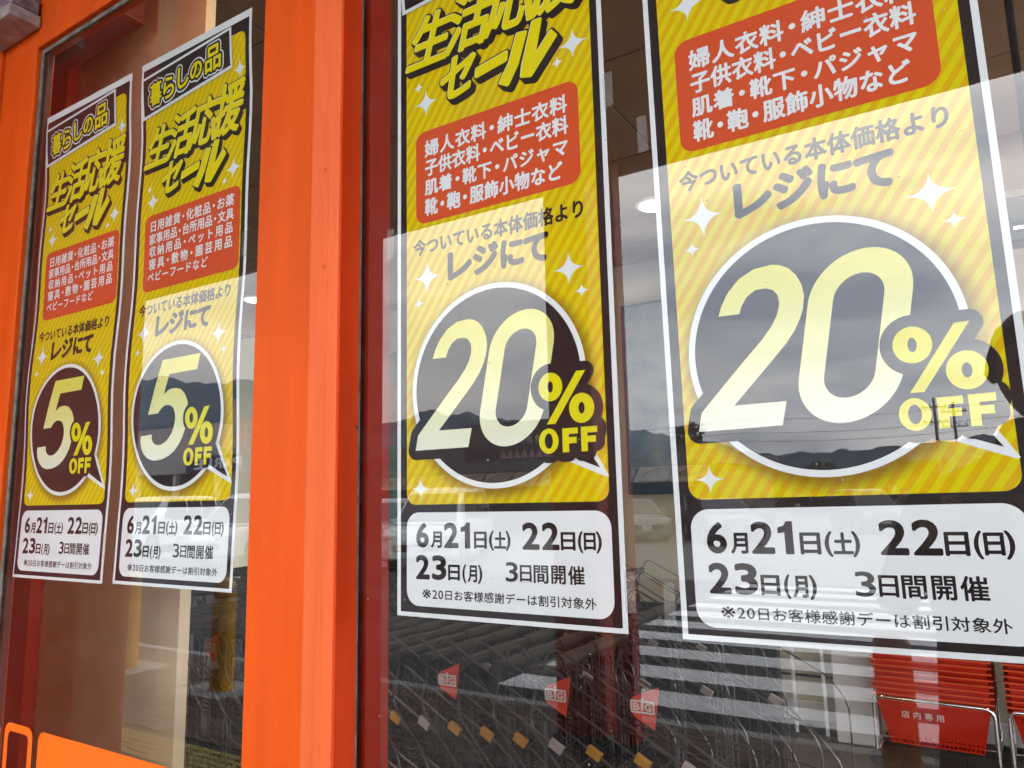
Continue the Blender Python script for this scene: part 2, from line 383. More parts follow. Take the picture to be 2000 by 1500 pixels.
def make_poster(kind, root, wave=None):
    A = kind == 5
    wv = wave
    def Lr(name, shapes, d, m, offs=((0, 0),)): return layer(name, root, shapes, d, m, offs, wv)
    H = 3.054
    # paper: thin solid sheet
    paper = MB()
    zs = [k[0] for k in wv] if wv else [0, H*W]
    ys = [k[1] for k in wv] if wv else [0, 0]
    for (za, ya), (zb, yb) in zip(list(zip(zs, ys)), list(zip(zs, ys))[1:]):
        za = max(0, za); zb = min(H*W, zb)
        if zb <= za: continue
        paper.add([(0, ya, za), (W, ya, za), (W, yb, zb), (0, yb, zb), (0, ya+.0004, za), (W, ya+.0004, za), (W, yb+.0004, zb), (0, yb+.0004, zb)],
                  [(0, 1, 2, 3), (7, 6, 5, 4), (0, 3, 7, 4), (1, 5, 6, 2)], P_WHITE)
    link('paper_sheet', paper.mesh('paper_sheet'), root)
    Lr('black_border', [poly([(.019, .017), (.981, .017), (.981, 3.01), (.019, 3.01)])], 1, P_BLACK)
    Lr('striped_panel', [poly(rrect(.052, .952, .437, 2.945, .045))], 2, P_STRIPE)
    Lr('date_box', [poly(rrect(.051, .955, .042, .406, .06))], 2, P_WHITE)
    rx0, rx1, rz0, rz1 = (.104, .944, 1.618, 2.073) if A else (.105, .891, 1.613, 2.027)
    Lr('red_box', [poly(rrect(rx0, rx1, rz0, rz1, .05))], 3, P_RED)
    # bubble
    c = (.483, .892)
    tail_out = [(.80, .80), (.835, .742), (.895, .63), (.950, .533), (.955, .524), (.948, .520), (.86, .556), (.76, .598), (.72, .59), (.62, .60), (.6, .7)]
    tail_in = [(.77, .80), (.812, .742), (.868, .64), (.922, .553), (.85, .582), (.765, .622), (.72, .625), (.62, .63), (.6, .7)]
    Lr('bubble_outline', [poly(ell(c[0], c[1], .400, .400, 96)), poly(tail_out)], 3, P_WHITE, ((0, 0), (0, 0)))
    Lr('bubble', [poly(ell(c[0], c[1], .379, .379, 96)), poly(tail_in)], 4, P_BLACK, ((0, 0), (0, 0)))
    stars = [star(*s) for s in STAR_COMMON]
    if A: stars.append(star(.906, 2.735, .05, .055))
    for s_ in stars: Lr('sparkle', [s_], 3, P_WHITE)
    if A:
        Lr('discount_numeral', [poly(P5)], 5, P_GRAD)
        pct = [poly(ell(.627, .865, .052, .057, 40), [ell(.627, .865, .016, .026, 24)]), poly(ell(.751, .781, .052, .058, 40), [ell(.751, .781, .015, .026, 24)]), poly([(.735, .916), (.778, .918), (.644, .726), (.603, .726)])]
        off = [poly(ell(.607, .664, .043, .046, 40), [ell(.607, .664, .018, .028, 24)]), F_(.662, .721, .619, .709, .022), F_(.733, .797, .619, .709, .022)]
        Lr('percent_outline', pct+off, 6, P_BLACK, ring(.020, 36))
    else:
        Lr('numeral_outline', [poly(P2), ZERO], 5, P_BLACK, ring(.038, 44))
        Lr('discount_numeral', [poly(P2), ZERO], 6, P_GRAD)
        pct = [poly(ell(.735, .855, .050, .053, 40), [ell(.735, .855, .0115, .021, 24)]), poly(ell(.860, .768, .050, .054, 40), [ell(.860, .768, .0125, .021, 24)]), poly([(.843, .903), (.880, .903), (.752, .718), (.716, .718)])]
        off = [poly(ell(.7225, .657, .0405, .046, 40), [ell(.7225, .657, .017, .028, 24)]), F_(.779, .842, .613, .699, .026), F_(.854, .918, .613, .700, .025)]
        Lr('percent_outline', pct+off, 7, P_BLACK, ring(.034, 44))
    Lr('percent_lettering', pct+off, 8, P_YEL2)
    # category list
    tx = []
    if A:
        tx += line('日用雑貨・化粧品・お薬', .152, .892, 1.973, 2.035)
        tx += line('家事用品・台所用品・文具', .152, .892, 1.897, 1.957)
        tx += line('収納用品・ペット用品', .152, .892, 1.824, 1.883)
        tx += line('寝具・敷物・園芸用品', .152, .892, 1.747, 1.808)
        tx += line('ベビーフードなど', .150, .690, 1.674, 1.730)
        Lr('category_lettering', tx, 4, P_WHITE, ring(.0015, 6))
    else:
        tx += line('婦人衣料・紳士衣料', .157, .841, 1.910, 1.979)
        tx += line('子供衣料・ベビー衣料', .157, .842, 1.823, 1.893)
        tx += line('肌着・靴下・パジャマ', .156, .841, 1.738, 1.802)
        tx += line('靴・鞄・服飾小物など', .156, .811, 1.647, 1.716)
        Lr('category_lettering', tx, 4, P_WHITE, ring(.0024, 8))
    Lr('price_note_lettering', line('今ついている本体価格より', .094, .902, 1.479, 1.546), 3, P_BLACK, ring(.0026, 6))
    Lr('till_lettering', [fit('レ', .275, .385, 1.345, 1.452), fit('ジ', .402, .512, 1.345, 1.458), fit('に', .535, .628, 1.348, 1.450), fit('て', .640, .738, 1.345, 1.446)], 3, P_BLACK, ring(.007, 8))
    # date box
    zl, zk = .268, .366
    ONE = poly([(.3395, zl), (.364, zl), (.364, zk), (.346, zk), (.338, zk-.013), (.320, zk-.019), (.320, zk-.036), (.3395, zk-.033)])
    big = [fit('6', .100, .164, zl, zk), fit('2', .239, .309, zl, zk), ONE, fit('2', .597, .670, zl, zk), fit('2', .680, .752, zl, zk),
           fit('2', .098, .168, .145, .240), fit('3', .179, .250, .145, .240)]
    for g_ in big:
        if g_ is ONE: Lr('date_numeral', [g_], 3, P_BLACK); continue
        vs_, fs_ = g_; xs_ = [v[0] for v in vs_]; zz_ = [v[1] for v in vs_]; cx_ = (min(xs_)+max(xs_))/2; cz_ = (min(zz_)+max(zz_))/2; rr_ = .0042
        kx = 1-2*rr_/(max(xs_)-min(xs_)); kz = 1-2*rr_/(max(zz_)-min(zz_))
        Lr('date_numeral', [([(cx_+(x-cx_)*kx, cz_+(z-cz_)*kz) for x, z in vs_], fs_)], 3, P_BLACK, ring(rr_, 10))
    mid = [fit('月', .177, .227, zl+.002, .330), fit('日', .384, .438, zl+.002, .330), fit('土', .476, .526, zl+.004, .330), fit('日', .759, .813, zl+.002, .330), fit('日', .850, .892, zl+.004, .328),
           fit('(', .453, .471, zl-.004, .333), fit(')', .527, .544, zl-.004, .333), fit('(', .827, .843, zl-.006, .333), fit(')', .897, .915, zl-.006, .333),
           fit('日', .260, .312, .148, .204), fit('(', .328, .342, .140, .207), fit('月', .353, .392, .145, .204), fit(')', .400, .416, .140, .207)]
    for g_ in mid: Lr('date_lettering', [g_], 3, P_BLACK, ring(.0022, 8))
    Lr('duration_lettering', [fit('3', .524, .574, .153, .221), fit('日', .585, .632, .155, .212), fit('間', .643, .701, .152, .213), fit('開', .716, .771, .152, .214), fit('催', .783, .846, .152, .215)], 3, P_BLACK, ring(.0016, 6))
    note = '※20日お客様感謝デーは割引対象外'
    cells = [1, .62, .62]+[1]*(len(note)-3); tot = sum(cells); cw = (.885-.131)/(tot-.1); cur = .131; tx = []
    for ch, a in zip(note, cells):
        if ch in '20': tx.append(fit(ch, cur+.07*cw, cur+.55*cw, .074, .106))
        elif ch == '※': tx.append(fit(ch, cur, cur+.9*cw, .074, .108))
        else:
            vs, fs, *_ = glyph(ch); h = .0405
            tx.append(([(cur+cw*.5+(x-.5)*cw*.98, .073+(y+.048)*h) for x, y in vs], fs))
        cur += a*cw
    Lr('note_lettering', tx, 3, P_BLACK, ring(.0007, 4))
    # headline
    dz = .045 if A else 0
    sh = .27
    h1 = []
    for ch, x0, x1, z0, z1 in (('生', .055, .270, 2.335, 2.565), ('活', .262, .478, 2.335, 2.590), ('応', .468, .690, 2.345, 2.610), ('援', .672, .893, 2.350, 2.630)):
        h1.append(fit(ch, x0, x1-.0, z0+dz, z1+dz-.0, sh if ch != '生' else .3, .0))
    SE = fit('セ', .232, .400, 2.118+dz, 2.300+dz, .17, .22)
    BAR = poly([(x, z+dz) for x, z in [(.428, 2.188), (.432, 2.222), (.580, 2.246), (.575, 2.212)]])
    RU = [poly([(x, z+dz) for x, z in [(.545, 2.121), (.582, 2.102), (.628, 2.175), (.672, 2.300), (.632, 2.306), (.594, 2.195)]]),
          poly([(x, z+dz) for x, z in [(.706, 2.331), (.740, 2.330), (.704, 2.172), (.785, 2.262), (.806, 2.235), (.690, 2.106), (.648, 2.116), (.655, 2.165)]])]
    head = h1+[SE, BAR]+RU
    Lr('headline_shadow', head, 3, P_BLACK, ring(.0165, 14)+[(x+.009, z-.013) for x, z in ring(.0155, 12)]+[(x+.018, z-.024) for x, z in ring(.0145, 12)])
    Lr('headline_edge', head, 6, P_WHITE, [(x-.0022, z+.0016) for x, z in ring(.0072, 8)])
    Lr('headline_lettering', head, 7, P_YEL, ring(.0072, 10))
    # the label strip stuck over the top of the poster
    if A:
        q = [(.012, 2.955), (.838, 3.000), (.852, 2.757), (.028, 2.690)]
        i = .016
        q2 = [(.029, 2.940), (.824, 2.983), (.836, 2.774), (.045, 2.709)]
        Lr('overlay_strip_edge', [poly(q)], 9, P_WHITE)
        Lr('overlay_strip', [poly(q2)], 10, P_BLACK)
        ks = []
        for ch, x0, x1, z0, z1 in (('暮', .105, .215, 2.755, 2.890), ('ら', .238, .335, 2.760, 2.885), ('し', .375, .470, 2.780, 2.905), ('の', .490, .590, 2.795, 2.890), ('品', .625, .755, 2.790, 2.935)):
            ks.append(fit(ch, x0, x1, z0, z1, 0, .04))
        Lr('overlay_white_outline', ks, 11, P_WHITE, ring(.026, 14))
        Lr('overlay_black_outline', ks, 12, P_BLACK, ring(.018, 14))
        Lr('overlay_lettering', ks, 13, P_YEL, ring(.0035, 8))
    else:
        Lr('overlay_strip_edge', [poly([(.012, 2.872), (.86, 2.900), (.862, 2.660), (.032, 2.620)])], 9, P_WHITE)
        Lr('overlay_strip', [poly([(.030, 2.856), (.844, 2.884), (.846, 2.676), (.048, 2.638)])], 10, P_BLACK)

PZ = 1.5-.42889*W
def wave_knots(seed, amp):
    rnd = random.Random(seed); n = 26; k = []
    for i in range(n+1):
        z = i/n*3.06*W
        t = i/n
        y = amp*(.5+.32*sin(t*9.2+seed)+.22*sin(t*21+seed*2.3))*min(1, 6*t+.1)*min(1, 6*(1-t)+.1)
        k.append((z-1e-4 if i == 0 else z, max(0, y)))
    return k
kids_proto = {}
specs = [(0, 0, -.0508, 5, 'yellow sale poster reading 5% OFF at the left edge of the door glass'),
         (1.10463672, .00528757, -.07798, 5, 'yellow sale poster reading 5% OFF, beside the wide orange door post'),
         (3.14302083, -.03181, .10466, 20, 'yellow sale poster reading 20% OFF, smaller of the two, just right of the post'),
         (4.32992808, -.03054, .66503, 20, 'yellow sale poster reading 20% OFF, largest of all, at the right')]
roots = []
for i, (x, z, t, kd, lab) in enumerate(specs):
    ro = empty('sale_poster', (x*W, .0085 if kd == 5 else .0055, PZ+z*W), lab, 'poster', 'sale posters taped inside the shop glass')
    ro.rotation_euler = (0, -R(t), 0); roots.append(ro)
    if kd == 5 and i == 0: make_poster(5, ro, wave_knots(1.3, .009))
    elif kd == 20 and i == 2: make_poster(20, ro, None)
    else:
        kids()
        for ch in KIDS[roots[0 if kd == 5 else 2].name]:
            c = ch.copy(); COL.objects.link(c); c.parent = ro
# clear tape at poster edges
TAPE = bpy.data.materials.new('clear_tape'); TAPE.use_nodes = True
_n = TAPE.node_tree.nodes; _l = TAPE.node_tree.links; _n.clear()
_o = _n.new('ShaderNodeOutputMaterial'); _m = _n.new('ShaderNodeMixShader'); _t = _n.new('ShaderNodeBsdfTransparent'); _g = _n.new('ShaderNodeBsdfPrincipled')
_g.inputs['Base Color'].default_value = (.6, .58, .55, 1); _g.inputs['Roughness'].default_value = .2
_z = _n.new('ShaderNodeTexNoise'); _z.inputs['Scale'].default_value = 300; _r = _n.new('ShaderNodeMapRange'); _r.inputs[1].default_value = .5; _r.inputs[2].default_value = .75; _r.inputs[3].default_value = .06; _r.inputs[4].default_value = .5
_l.new(_z.outputs[0], _r.inputs[0]); _l.new(_r.outputs[0], _m.inputs[0]); _l.new(_t.outputs[0], _m.inputs[1]); _l.new(_g.outputs[0], _m.inputs[2]); _l.new(_m.outputs[0], _o.inputs[0])
for ri, x, z in ((2, 1.0, 1.93), (3, -.045, 1.72), (3, 1.0, 2.20), (2, 1.0, .13), (3, -.05, .10), (1, 1.0, 1.72), (2, -.05, 1.55), (0, 1.0, .20)):
    b = MB(); b.box((x-.003)*W, (x+.035)*W, -.0030, -.0028, (z-.06)*W, (z+.075)*W, TAPE)
    b.link('clear_tape', roots[ri])

# ------------------------------------------------------------------ shopfront: fixed window, door, post
ZT = 3.75
fx = empty('fixed_shop_window', (1.1, 0, 0), 'large fixed shop window pane in an orange frame right of the post', 'window')
g = MB(); x0, x1 = 1.068, 4.6
def pane(par, x0, x1, z0, z1):
    g = MB()
    g.add([(x0, -.006, z0), (x1, -.006, z0), (x1, -.006, z1), (x0, -.006, z1)], [(0, 1, 2, 3)], GLASSF)
    g.add([(x0, 0, z0), (x1, 0, z0), (x1, 0, z1), (x0, 0, z1), (x0, -.006, z0), (x1, -.006, z0), (x1, -.006, z1), (x0, -.006, z1)],
          [(3, 2, 1, 0), (4, 5, 1, 0), (5, 6, 2, 1), (6, 7, 3, 2), (7, 4, 0, 3)], GLASSB)
    return link('glass_pane', g.mesh('glass_pane'), par)
def sub(o, par):  # children of located empties: keep world coordinates
    o.location = tuple(o.location[i]-par.location[i] for i in range(3)); return o
sub(pane(fx, 1.068, 4.6, .12, ZT), fx)
post = empty('orange_door_post', (1.0, 0, 0), 'wide orange painted metal post between the door and the fixed window', 'post')
def P(par, name, *a, m=ORANGE, b=.003, **k):
    q = MB(); q.bbox(*a, m, b); return sub(q.link(name, par, **k), par)
P(post, 'cover_strip', .995, 1.0225, -.0505, .05, 0, ZT, m=ORANGE2, b=.004)
P(post, 'screw_strip', 1.0245, 1.0385, -.0535, .05, 0, ZT, m=ORANGE2, b=.0015)
P(post, 'edge_profile', 1.0395, 1.0645, -.056, -.012, 0, ZT, m=ORANGE2, b=.003)
P(post, 'shaded_side_face', 1.0647, 1.068, -.0545, -.012, 0, ZT, m=paint_mat('shaded_side_orange', (.62, .045, .004), .6), b=.001)  # right-facing side of the post, its shade put into a deeper colour
P(post, 'inner_profile', 1.0395, 1.068, .010, .06, 0, ZT, m=mat('mirrored_side_red', (.30, .016, .005), .6, .2), b=.002)  # dark red stands in for the side face mirrored in the glass
P(post, 'rubber_gasket', 1.045, 1.0665, -.0118, -.0062, 0, ZT, m=GASKET, b=.001)
for z in (.74, 2.02, 1.12, 1.86, 2.62):
    q = MB(); q.lathe([(0.0, -.0001), (.0042, 0), (.0036, .0012), (.0012, .0008)], (0, 0, 0), ORANGE2, 14); q.lathe([(.0012, .0008), (.0012, .00125)], (0, 0, 0), RUBBER, 6)
    o = q.link('screw', post); o.location = (1.0315-1.0, -.0538, z); o.rotation_euler = (R(90), 0, 0)
P(fx, 'top_rail', 1.069, 4.6, -.056, -.012, 3.69, ZT+.1)
P(fx, 'bottom_rail', 1.069, 4.6, -.056, -.012, 0, .12)
P(fx, 'side_stile', 4.6, 4.68, -.056, .05, 0, ZT+.1)

door = empty('orange_glass_door', (.4, 0, 0), 'orange framed glass door leaf with weathered grey gasket left of the post', 'door')
sub(pane(door, -.020, .84, .30, 2.645), door)
HZ = 2.622
P(door, 'left_stile', -.175, -.013, -.022, .022, 0, 2.752)
P(door, 'right_stile', .834, .993, -.022, .022, 0, 2.752)
P(door, 'top_rail', -.0128, .8338, -.022, .022, HZ, 2.752)
P(door, 'bottom_rail', -.0128, .8338, -.022, .022, 0, .32)
P(door, 'gasket', -.0125, -.002, -.0105, -.0062, .32, HZ-.001, m=GASKET, b=.001)
P(door, 'gasket', -.0018, .83, -.0105, -.0062, HZ-.012, HZ-.001, m=GASKET, b=.001)
P(door, 'gasket', .822, .8335, -.0105, -.0062, .32, HZ-.013, m=GASKET, b=.001)
P(door, 'hidden_seal', -.0125, .002, .0005, .012, .32, HZ, m=RUBBER, b=.001)
# adhesive orange safety decals on the door glass
ST = flat('orange_decal', (.82, .13, .005), .5, .3)
def decal(name, shapes, lab):
    d = link(name, None, None, (0, -.0066, 0), lab, 'decal', 'orange decals on the door glass'); d.empty_display_size = .1
    V = []; F = []
    for vs, fs in shapes:
        n0 = len(V); V += [(x, 0, z) for x, z in vs]; F += [tuple(n0+i for i in f) for f in fs]
    me = bpy.data.meshes.new('decal_film'); me.from_pydata(V, [], F); me.materials.append(ST); me.update()
    link('decal_film', me, d)
decal('orange_decal', [poly(rrect(.055, .170, .84, 1.050, .022), [rrect(.070, .153, .855, 1.034, .012)])], 'hollow rounded orange decal outline low on the door glass')
decal('orange_decal', [poly(rrect(.192, .80, .84, 1.049, .022))], 'long solid orange decal band low on the door glass')
decal('orange_decal', [poly(rrect(-.010, .036, .84, 1.047, .02))], 'sliver of solid orange decal at the far left of the door glass')

# frame around the door and facade
jf = empty('orange_door_frame', (-.2, 0, 0), 'orange outer frame with a head above the glass door', 'door frame')
P(jf, 'jamb', -.25, -.179, -.030, .05, 0, 2.83)
P(jf, 'head', -.178, .994, -.026, .05, 2.757, 2.85)
P(jf, 'transom_panel', -.178, .994, -.020, .05, 2.852, ZT+.1)
box = empty('grey_door_sensor', (-.09, -.05, 2.70), 'small grey metal sensor housing with a worn sticker at the top of the door frame', 'sensor')
q = MB(); q.bbox(-.12, .093, -.045, .026, -.030, .0, mat('worn_grey_metal', (.30, .29, .27), .5, .5, var=.4, vscale=30), .003); q.link('housing', box)
q = MB(); q.bbox(-.12, .091, -.042, .022, .003, .045, mat('sensor_window', (.20, .19, .24), .3, .5, var=.6, vscale=60), .004); q.link('sensor_window', box)

rw = MB(); rw.bbox(-.42, -.27, -.47, -.032, 0, 3.9, REDWALL, .01)
rw.link('red_portal_wall', label='red painted wall end projecting outward at the left of the door', cat='wall')
fac = MB(); fac.box(-6, -.42, -.03, .2, 0, 5.5, BEIGE); fac.box(4.68, 9, -.03, .2, 0, 5.5, BEIGE); fac.box(-.42, 4.68, -.03, .2, ZT+.1, 5.5, BEIGE)
fac.link('shop_facade_wall', label='beige shop facade wall around the orange door and window', cat='wall')

# ------------------------------------------------------------------ interior
it = MB(); it.box(-4.0, 6.0, .07, 4.9, -.05, -.004, MORTAR)
fl = it.link('interior_floor', kind='structure')
T = MB(); T.bbox(-.148, .148, -.148, .148, -.01, 0, FLOORT, .002); tile = T.fix(T.mesh('floor_tile'))
for i in range(18):
    for j in range(14):
        x = -.6+i*.3; y = .25+j*.3
        if y < 4.5: link('floor_tile', tile, fl, (x, y, 0))
link('', None) if False else None
cl = MB(); cl.box(-6.0, 6.0, .06, 4.75, 3.34, 3.42, MORTAR)
cle = cl.link('interior_ceiling', kind='structure')
cp = MB(); cp.bbox(-.445, .445, -.445, .445, -.012, .0, BROWNC, .003); cpm = cp.fix(cp.mesh('ceiling_panel'))
for i in range(11):
    for j in range(5): link('ceiling_panel', cpm, cle, (-4.4+i*.9, .52+j*.9, 3.338))
bw = MB(); bw.box(-6, 6, 4.6, 4.75, 0, 3.42, BEIGE)
bwe = bw.link('interior_back_wall', label='beige plaster wall at the back of the entrance lobby', cat='wall')
q = MB(); q.bbox(-6, 6, 4.58, 4.6, 0, .12, GREYW, .004); q.link('skirting', bwe)
q = MB(); q.box(-.845, -.100, .5, .535, 0, 3.33, STUCCO)
q.link('stucco_wall', label='beige stucco wall end behind the two 5% posters', cat='wall')
q = MB(); q.box(-1.9, -.85, .46, .62, 0, 3.33, REDINT)
q.link('red_interior_panel', label='bright red interior wall panel at the far left behind the door glass', cat='wall')
q = MB(); q.bbox(.98, 1.22, 4.2, 4.45, 0, 3.33, GREYW, .01); q.link('grey_lobby_pillar', label='pale grey square pillar left of the red basket stacks', cat='pillar')
q = empty('lobby_rail', (.8, 4.3, 0), 'white vertical rails standing in front of the beige back wall', 'railing')
for x in (-.07, .11, -.27):
    b_ = MB(); b_.tube([(x, 0, 0), (x, 0, 1.1)], .012, mat('white_rail_paint', (.75, .75, .76), .4), 10); b_.link('rail_post', q)
b_ = MB(); b_.tube([(-.4, .03, .34), (.2, .03, .34)], .008, BLACKP, 8); b_.link('lower_rail', q)
b_ = MB(); b_.tube([(-.4, 0, 1.1), (.2, 0, 1.1)], .014, MATS['white_rail_paint'], 8); b_.link('top_rail', q)
q = MB(); q.bbox(-5.5, .86, 3.38, 3.44, 0, .87, mat('dark_backdrop_sheet', (.018, .016, .015), .6, .3), .006)  # added dark panel, so the mirrored stripes show against a dark ground
q.link('dark_backdrop', label='low dark backdrop panel added behind the rows of shopping trolleys', cat='backdrop')
# operator housing over the door
q = empty('door_operator_box', (-.6, .3, 3.1), 'dark red ceiling box with a round lamp plate above the door inside', 'box')
b_ = MB(); b_.bbox(-1.3, .25, -.22, .15, -.02, .23, mat('dark_red_box', (.16, .03, .018), .5), .006); b_.link('housing', q)
b_ = MB(); b_.lathe([(.075, 0), (.075, -.008), (.06, -.014)], (.175, -.05, -.022), mat('dark_plate', (.2, .05, .035), .35), 8); b_.link('round_plate', q)
b_ = MB(); b_.bbox(.155, .195, -.07, -.03, -.075, -.037, mat('pinkish_sensor', (.5, .32, .3), .4), .004); b_.link('sensor_head', q)
# downlights
EM = bpy.data.materials.new('warm_lamp'); EM.use_nodes = True; EM.node_tree.nodes['Principled BSDF'].inputs['Emission Color'].default_value = (1, .86, .62, 1); EM.node_tree.nodes['Principled BSDF'].inputs['Emission Strength'].default_value = 1.3
def lamp(x, y, lab, en=2.2):
    q = empty('ceiling_downlight', (x, y, 3.325), lab, 'light', 'downlights in the lobby ceiling')
    b_ = MB(); b_.lathe([(.12, 0), (.12, -.012), (.10, -.016)], (0, 0, 0), WHT, 28); b_.link('rim', q)
    b_ = MB(); b_.lathe([(.098, -.0165), (.09, -.024), (.03, -.03)], (0, 0, 0), EM, 28); b_.link('lens', q)
    ld = bpy.data.lights.new('downlight', 'AREA'); ld.shape = 'DISK'; ld.size = .18; ld.energy = en; ld.color = (1, .84, .62)
    lo = bpy.data.objects.new('downlight', ld); COL.objects.link(lo); lo.parent = q; lo.location = (0, 0, -.04)
lamp(.27, 3.47, 'lit ceiling downlight seen between the two 20% posters'); lamp(-3.55, 3.5, 'lit ceiling downlight seen beside the left edge of the orange post', .6); lamp(2.9, 3.47, 'lit ceiling downlight over the red basket stacks'); lamp(.50, .26, 'unseen ceiling downlight added above the glass door to brighten the lobby wall', 2.2)  # the one above the door is an added fill lamp for the stucco
# framed picture on the back wall
q = empty('wall_banner', (-.24, 4.57, 1.5), 'tall pale blue picture on the lobby wall between the two 20% posters', 'picture')
PB = mat('banner_artwork', (.3, .4, .5), .5, .3); t = PB.node_tree; nn = t.nodes; ll = t.links
tcx = nn.new('ShaderNodeTexCoord'); nz = nn.new('ShaderNodeTexNoise'); nz.inputs['Scale'].default_value = 2.6; nz.inputs['Distortion'].default_value = .8; nz.inputs['Detail'].default_value = 5; ll.new(tcx.outputs['Object'], nz.inputs[0])
rp = nn.new('ShaderNodeValToRGB'); ll.new(nz.outputs[0], rp.inputs[0]); rp.color_ramp.elements[0].position = .36; rp.color_ramp.elements[0].color = (.10, .17, .25, 1); rp.color_ramp.elements[1].position = .62; rp.color_ramp.elements[1].color = (.30, .33, .37, 1)
kk = rp.color_ramp.elements.new(.48); kk.color = (.20, .25, .31, 1)
ll.new(rp.outputs[0], nn['Principled BSDF'].inputs['Base Color'])
b_ = MB(); b_.bbox(-.20, .20, 0, .02, .10, 1.48, PB, .003); b_.link('picture_panel', q)
b_ = MB()
for a in ((-.215, -.201, -.012, .02, .0, 1.495), (.201, .215, -.012, .02, .0, 1.495), (-.2, .2, -.012, .02, 1.481, 1.495), (-.2, .2, -.012, .02, .0, .098)): b_.bbox(*a, mat('dark_blue_frame', (.03, .06, .10), .4), .003)
b_.link('picture_frame', q)
q = MB(); q.bbox(-2.9, -2.35, 4.56, 4.59, 1.2, 2.9, mat('green_banner_cloth', (.12, .22, .17), .7, var=.5, vscale=3), .004); q.bbox(-2.9, -2.35, 4.555, 4.559, 2.0, 2.6, mat('pink_banner_print', (.3, .12, .12), .7, var=.3, vscale=4), .001)
q.link('green_banner', label='green and pink banner on the lobby wall just right of the post', cat='banner')
# small black ceiling device at right edge
q = empty('ceiling_device', (2.02, 1.5, 2.2), 'small black and silver device hanging inside at the right edge of the window', 'device')
b_ = MB(); b_.bbox(-.045, .12, -.03, .06, -.01, .065, BLACKPL, .006); b_.link('casing', q)
b_ = MB(); b_.bbox(-.035, .11, -.033, .05, -.06, -.028, BLACKPL, .006); b_.link('lower_casing', q)
b_ = MB(); b_.bbox(-.02, .10, -.02, .04, -.027, -.011, CHROME, .004); b_.link('bracket', q)
b_ = MB(); b_.tube([(.04, .02, .06), (.04, .02, 1.12)], .01, BLACKP, 8); b_.link('hanging_rod', q)

# ------------------------------------------------------------------ shopping trolleys
def text_shapes(txt, x0, x1, z0, z1):
    n = len(txt); cw = (x1-x0)/n; out = []
    for i, ch in enumerate(txt): out.append(fit(ch, x0+i*cw+.07*cw, x0+(i+1)*cw-.07*cw, z0, z1))
    return out
def flatmesh(name, shapes, m, y, offs=((0, 0),)):
    V = []; F = []; s = 0
    for dx, dz in offs:
        for vs, fs in shapes:
            b = len(V); V += [(x+dx, y-s*1e-5, z+dz) for x, z in vs]; F += [tuple(b+i for i in f) for f in fs]
        s += 1
    me = bpy.data.meshes.new(name); me.from_pydata(V, [], F); me.materials.append(m); me.update(); return me
def rounded(pts, r=.04, n=4):
    out = [Vector(pts[0])]
    for a, b, c in zip(pts, pts[1:], pts[2:]):
        a, b, c = Vector(a), Vector(b), Vector(c); p = b+(a-b).normalized()*r; q = b+(c-b).normalized()*r
        for i in range(n+1):
            t = i/n; out.append((1-t)**2*p+2*t*(1-t)*b+t*t*q)
    out.append(Vector(pts[-1])); return out
RODM = mat('trolley_rod', (.075, .07, .07), .3, .4, metal=.5)
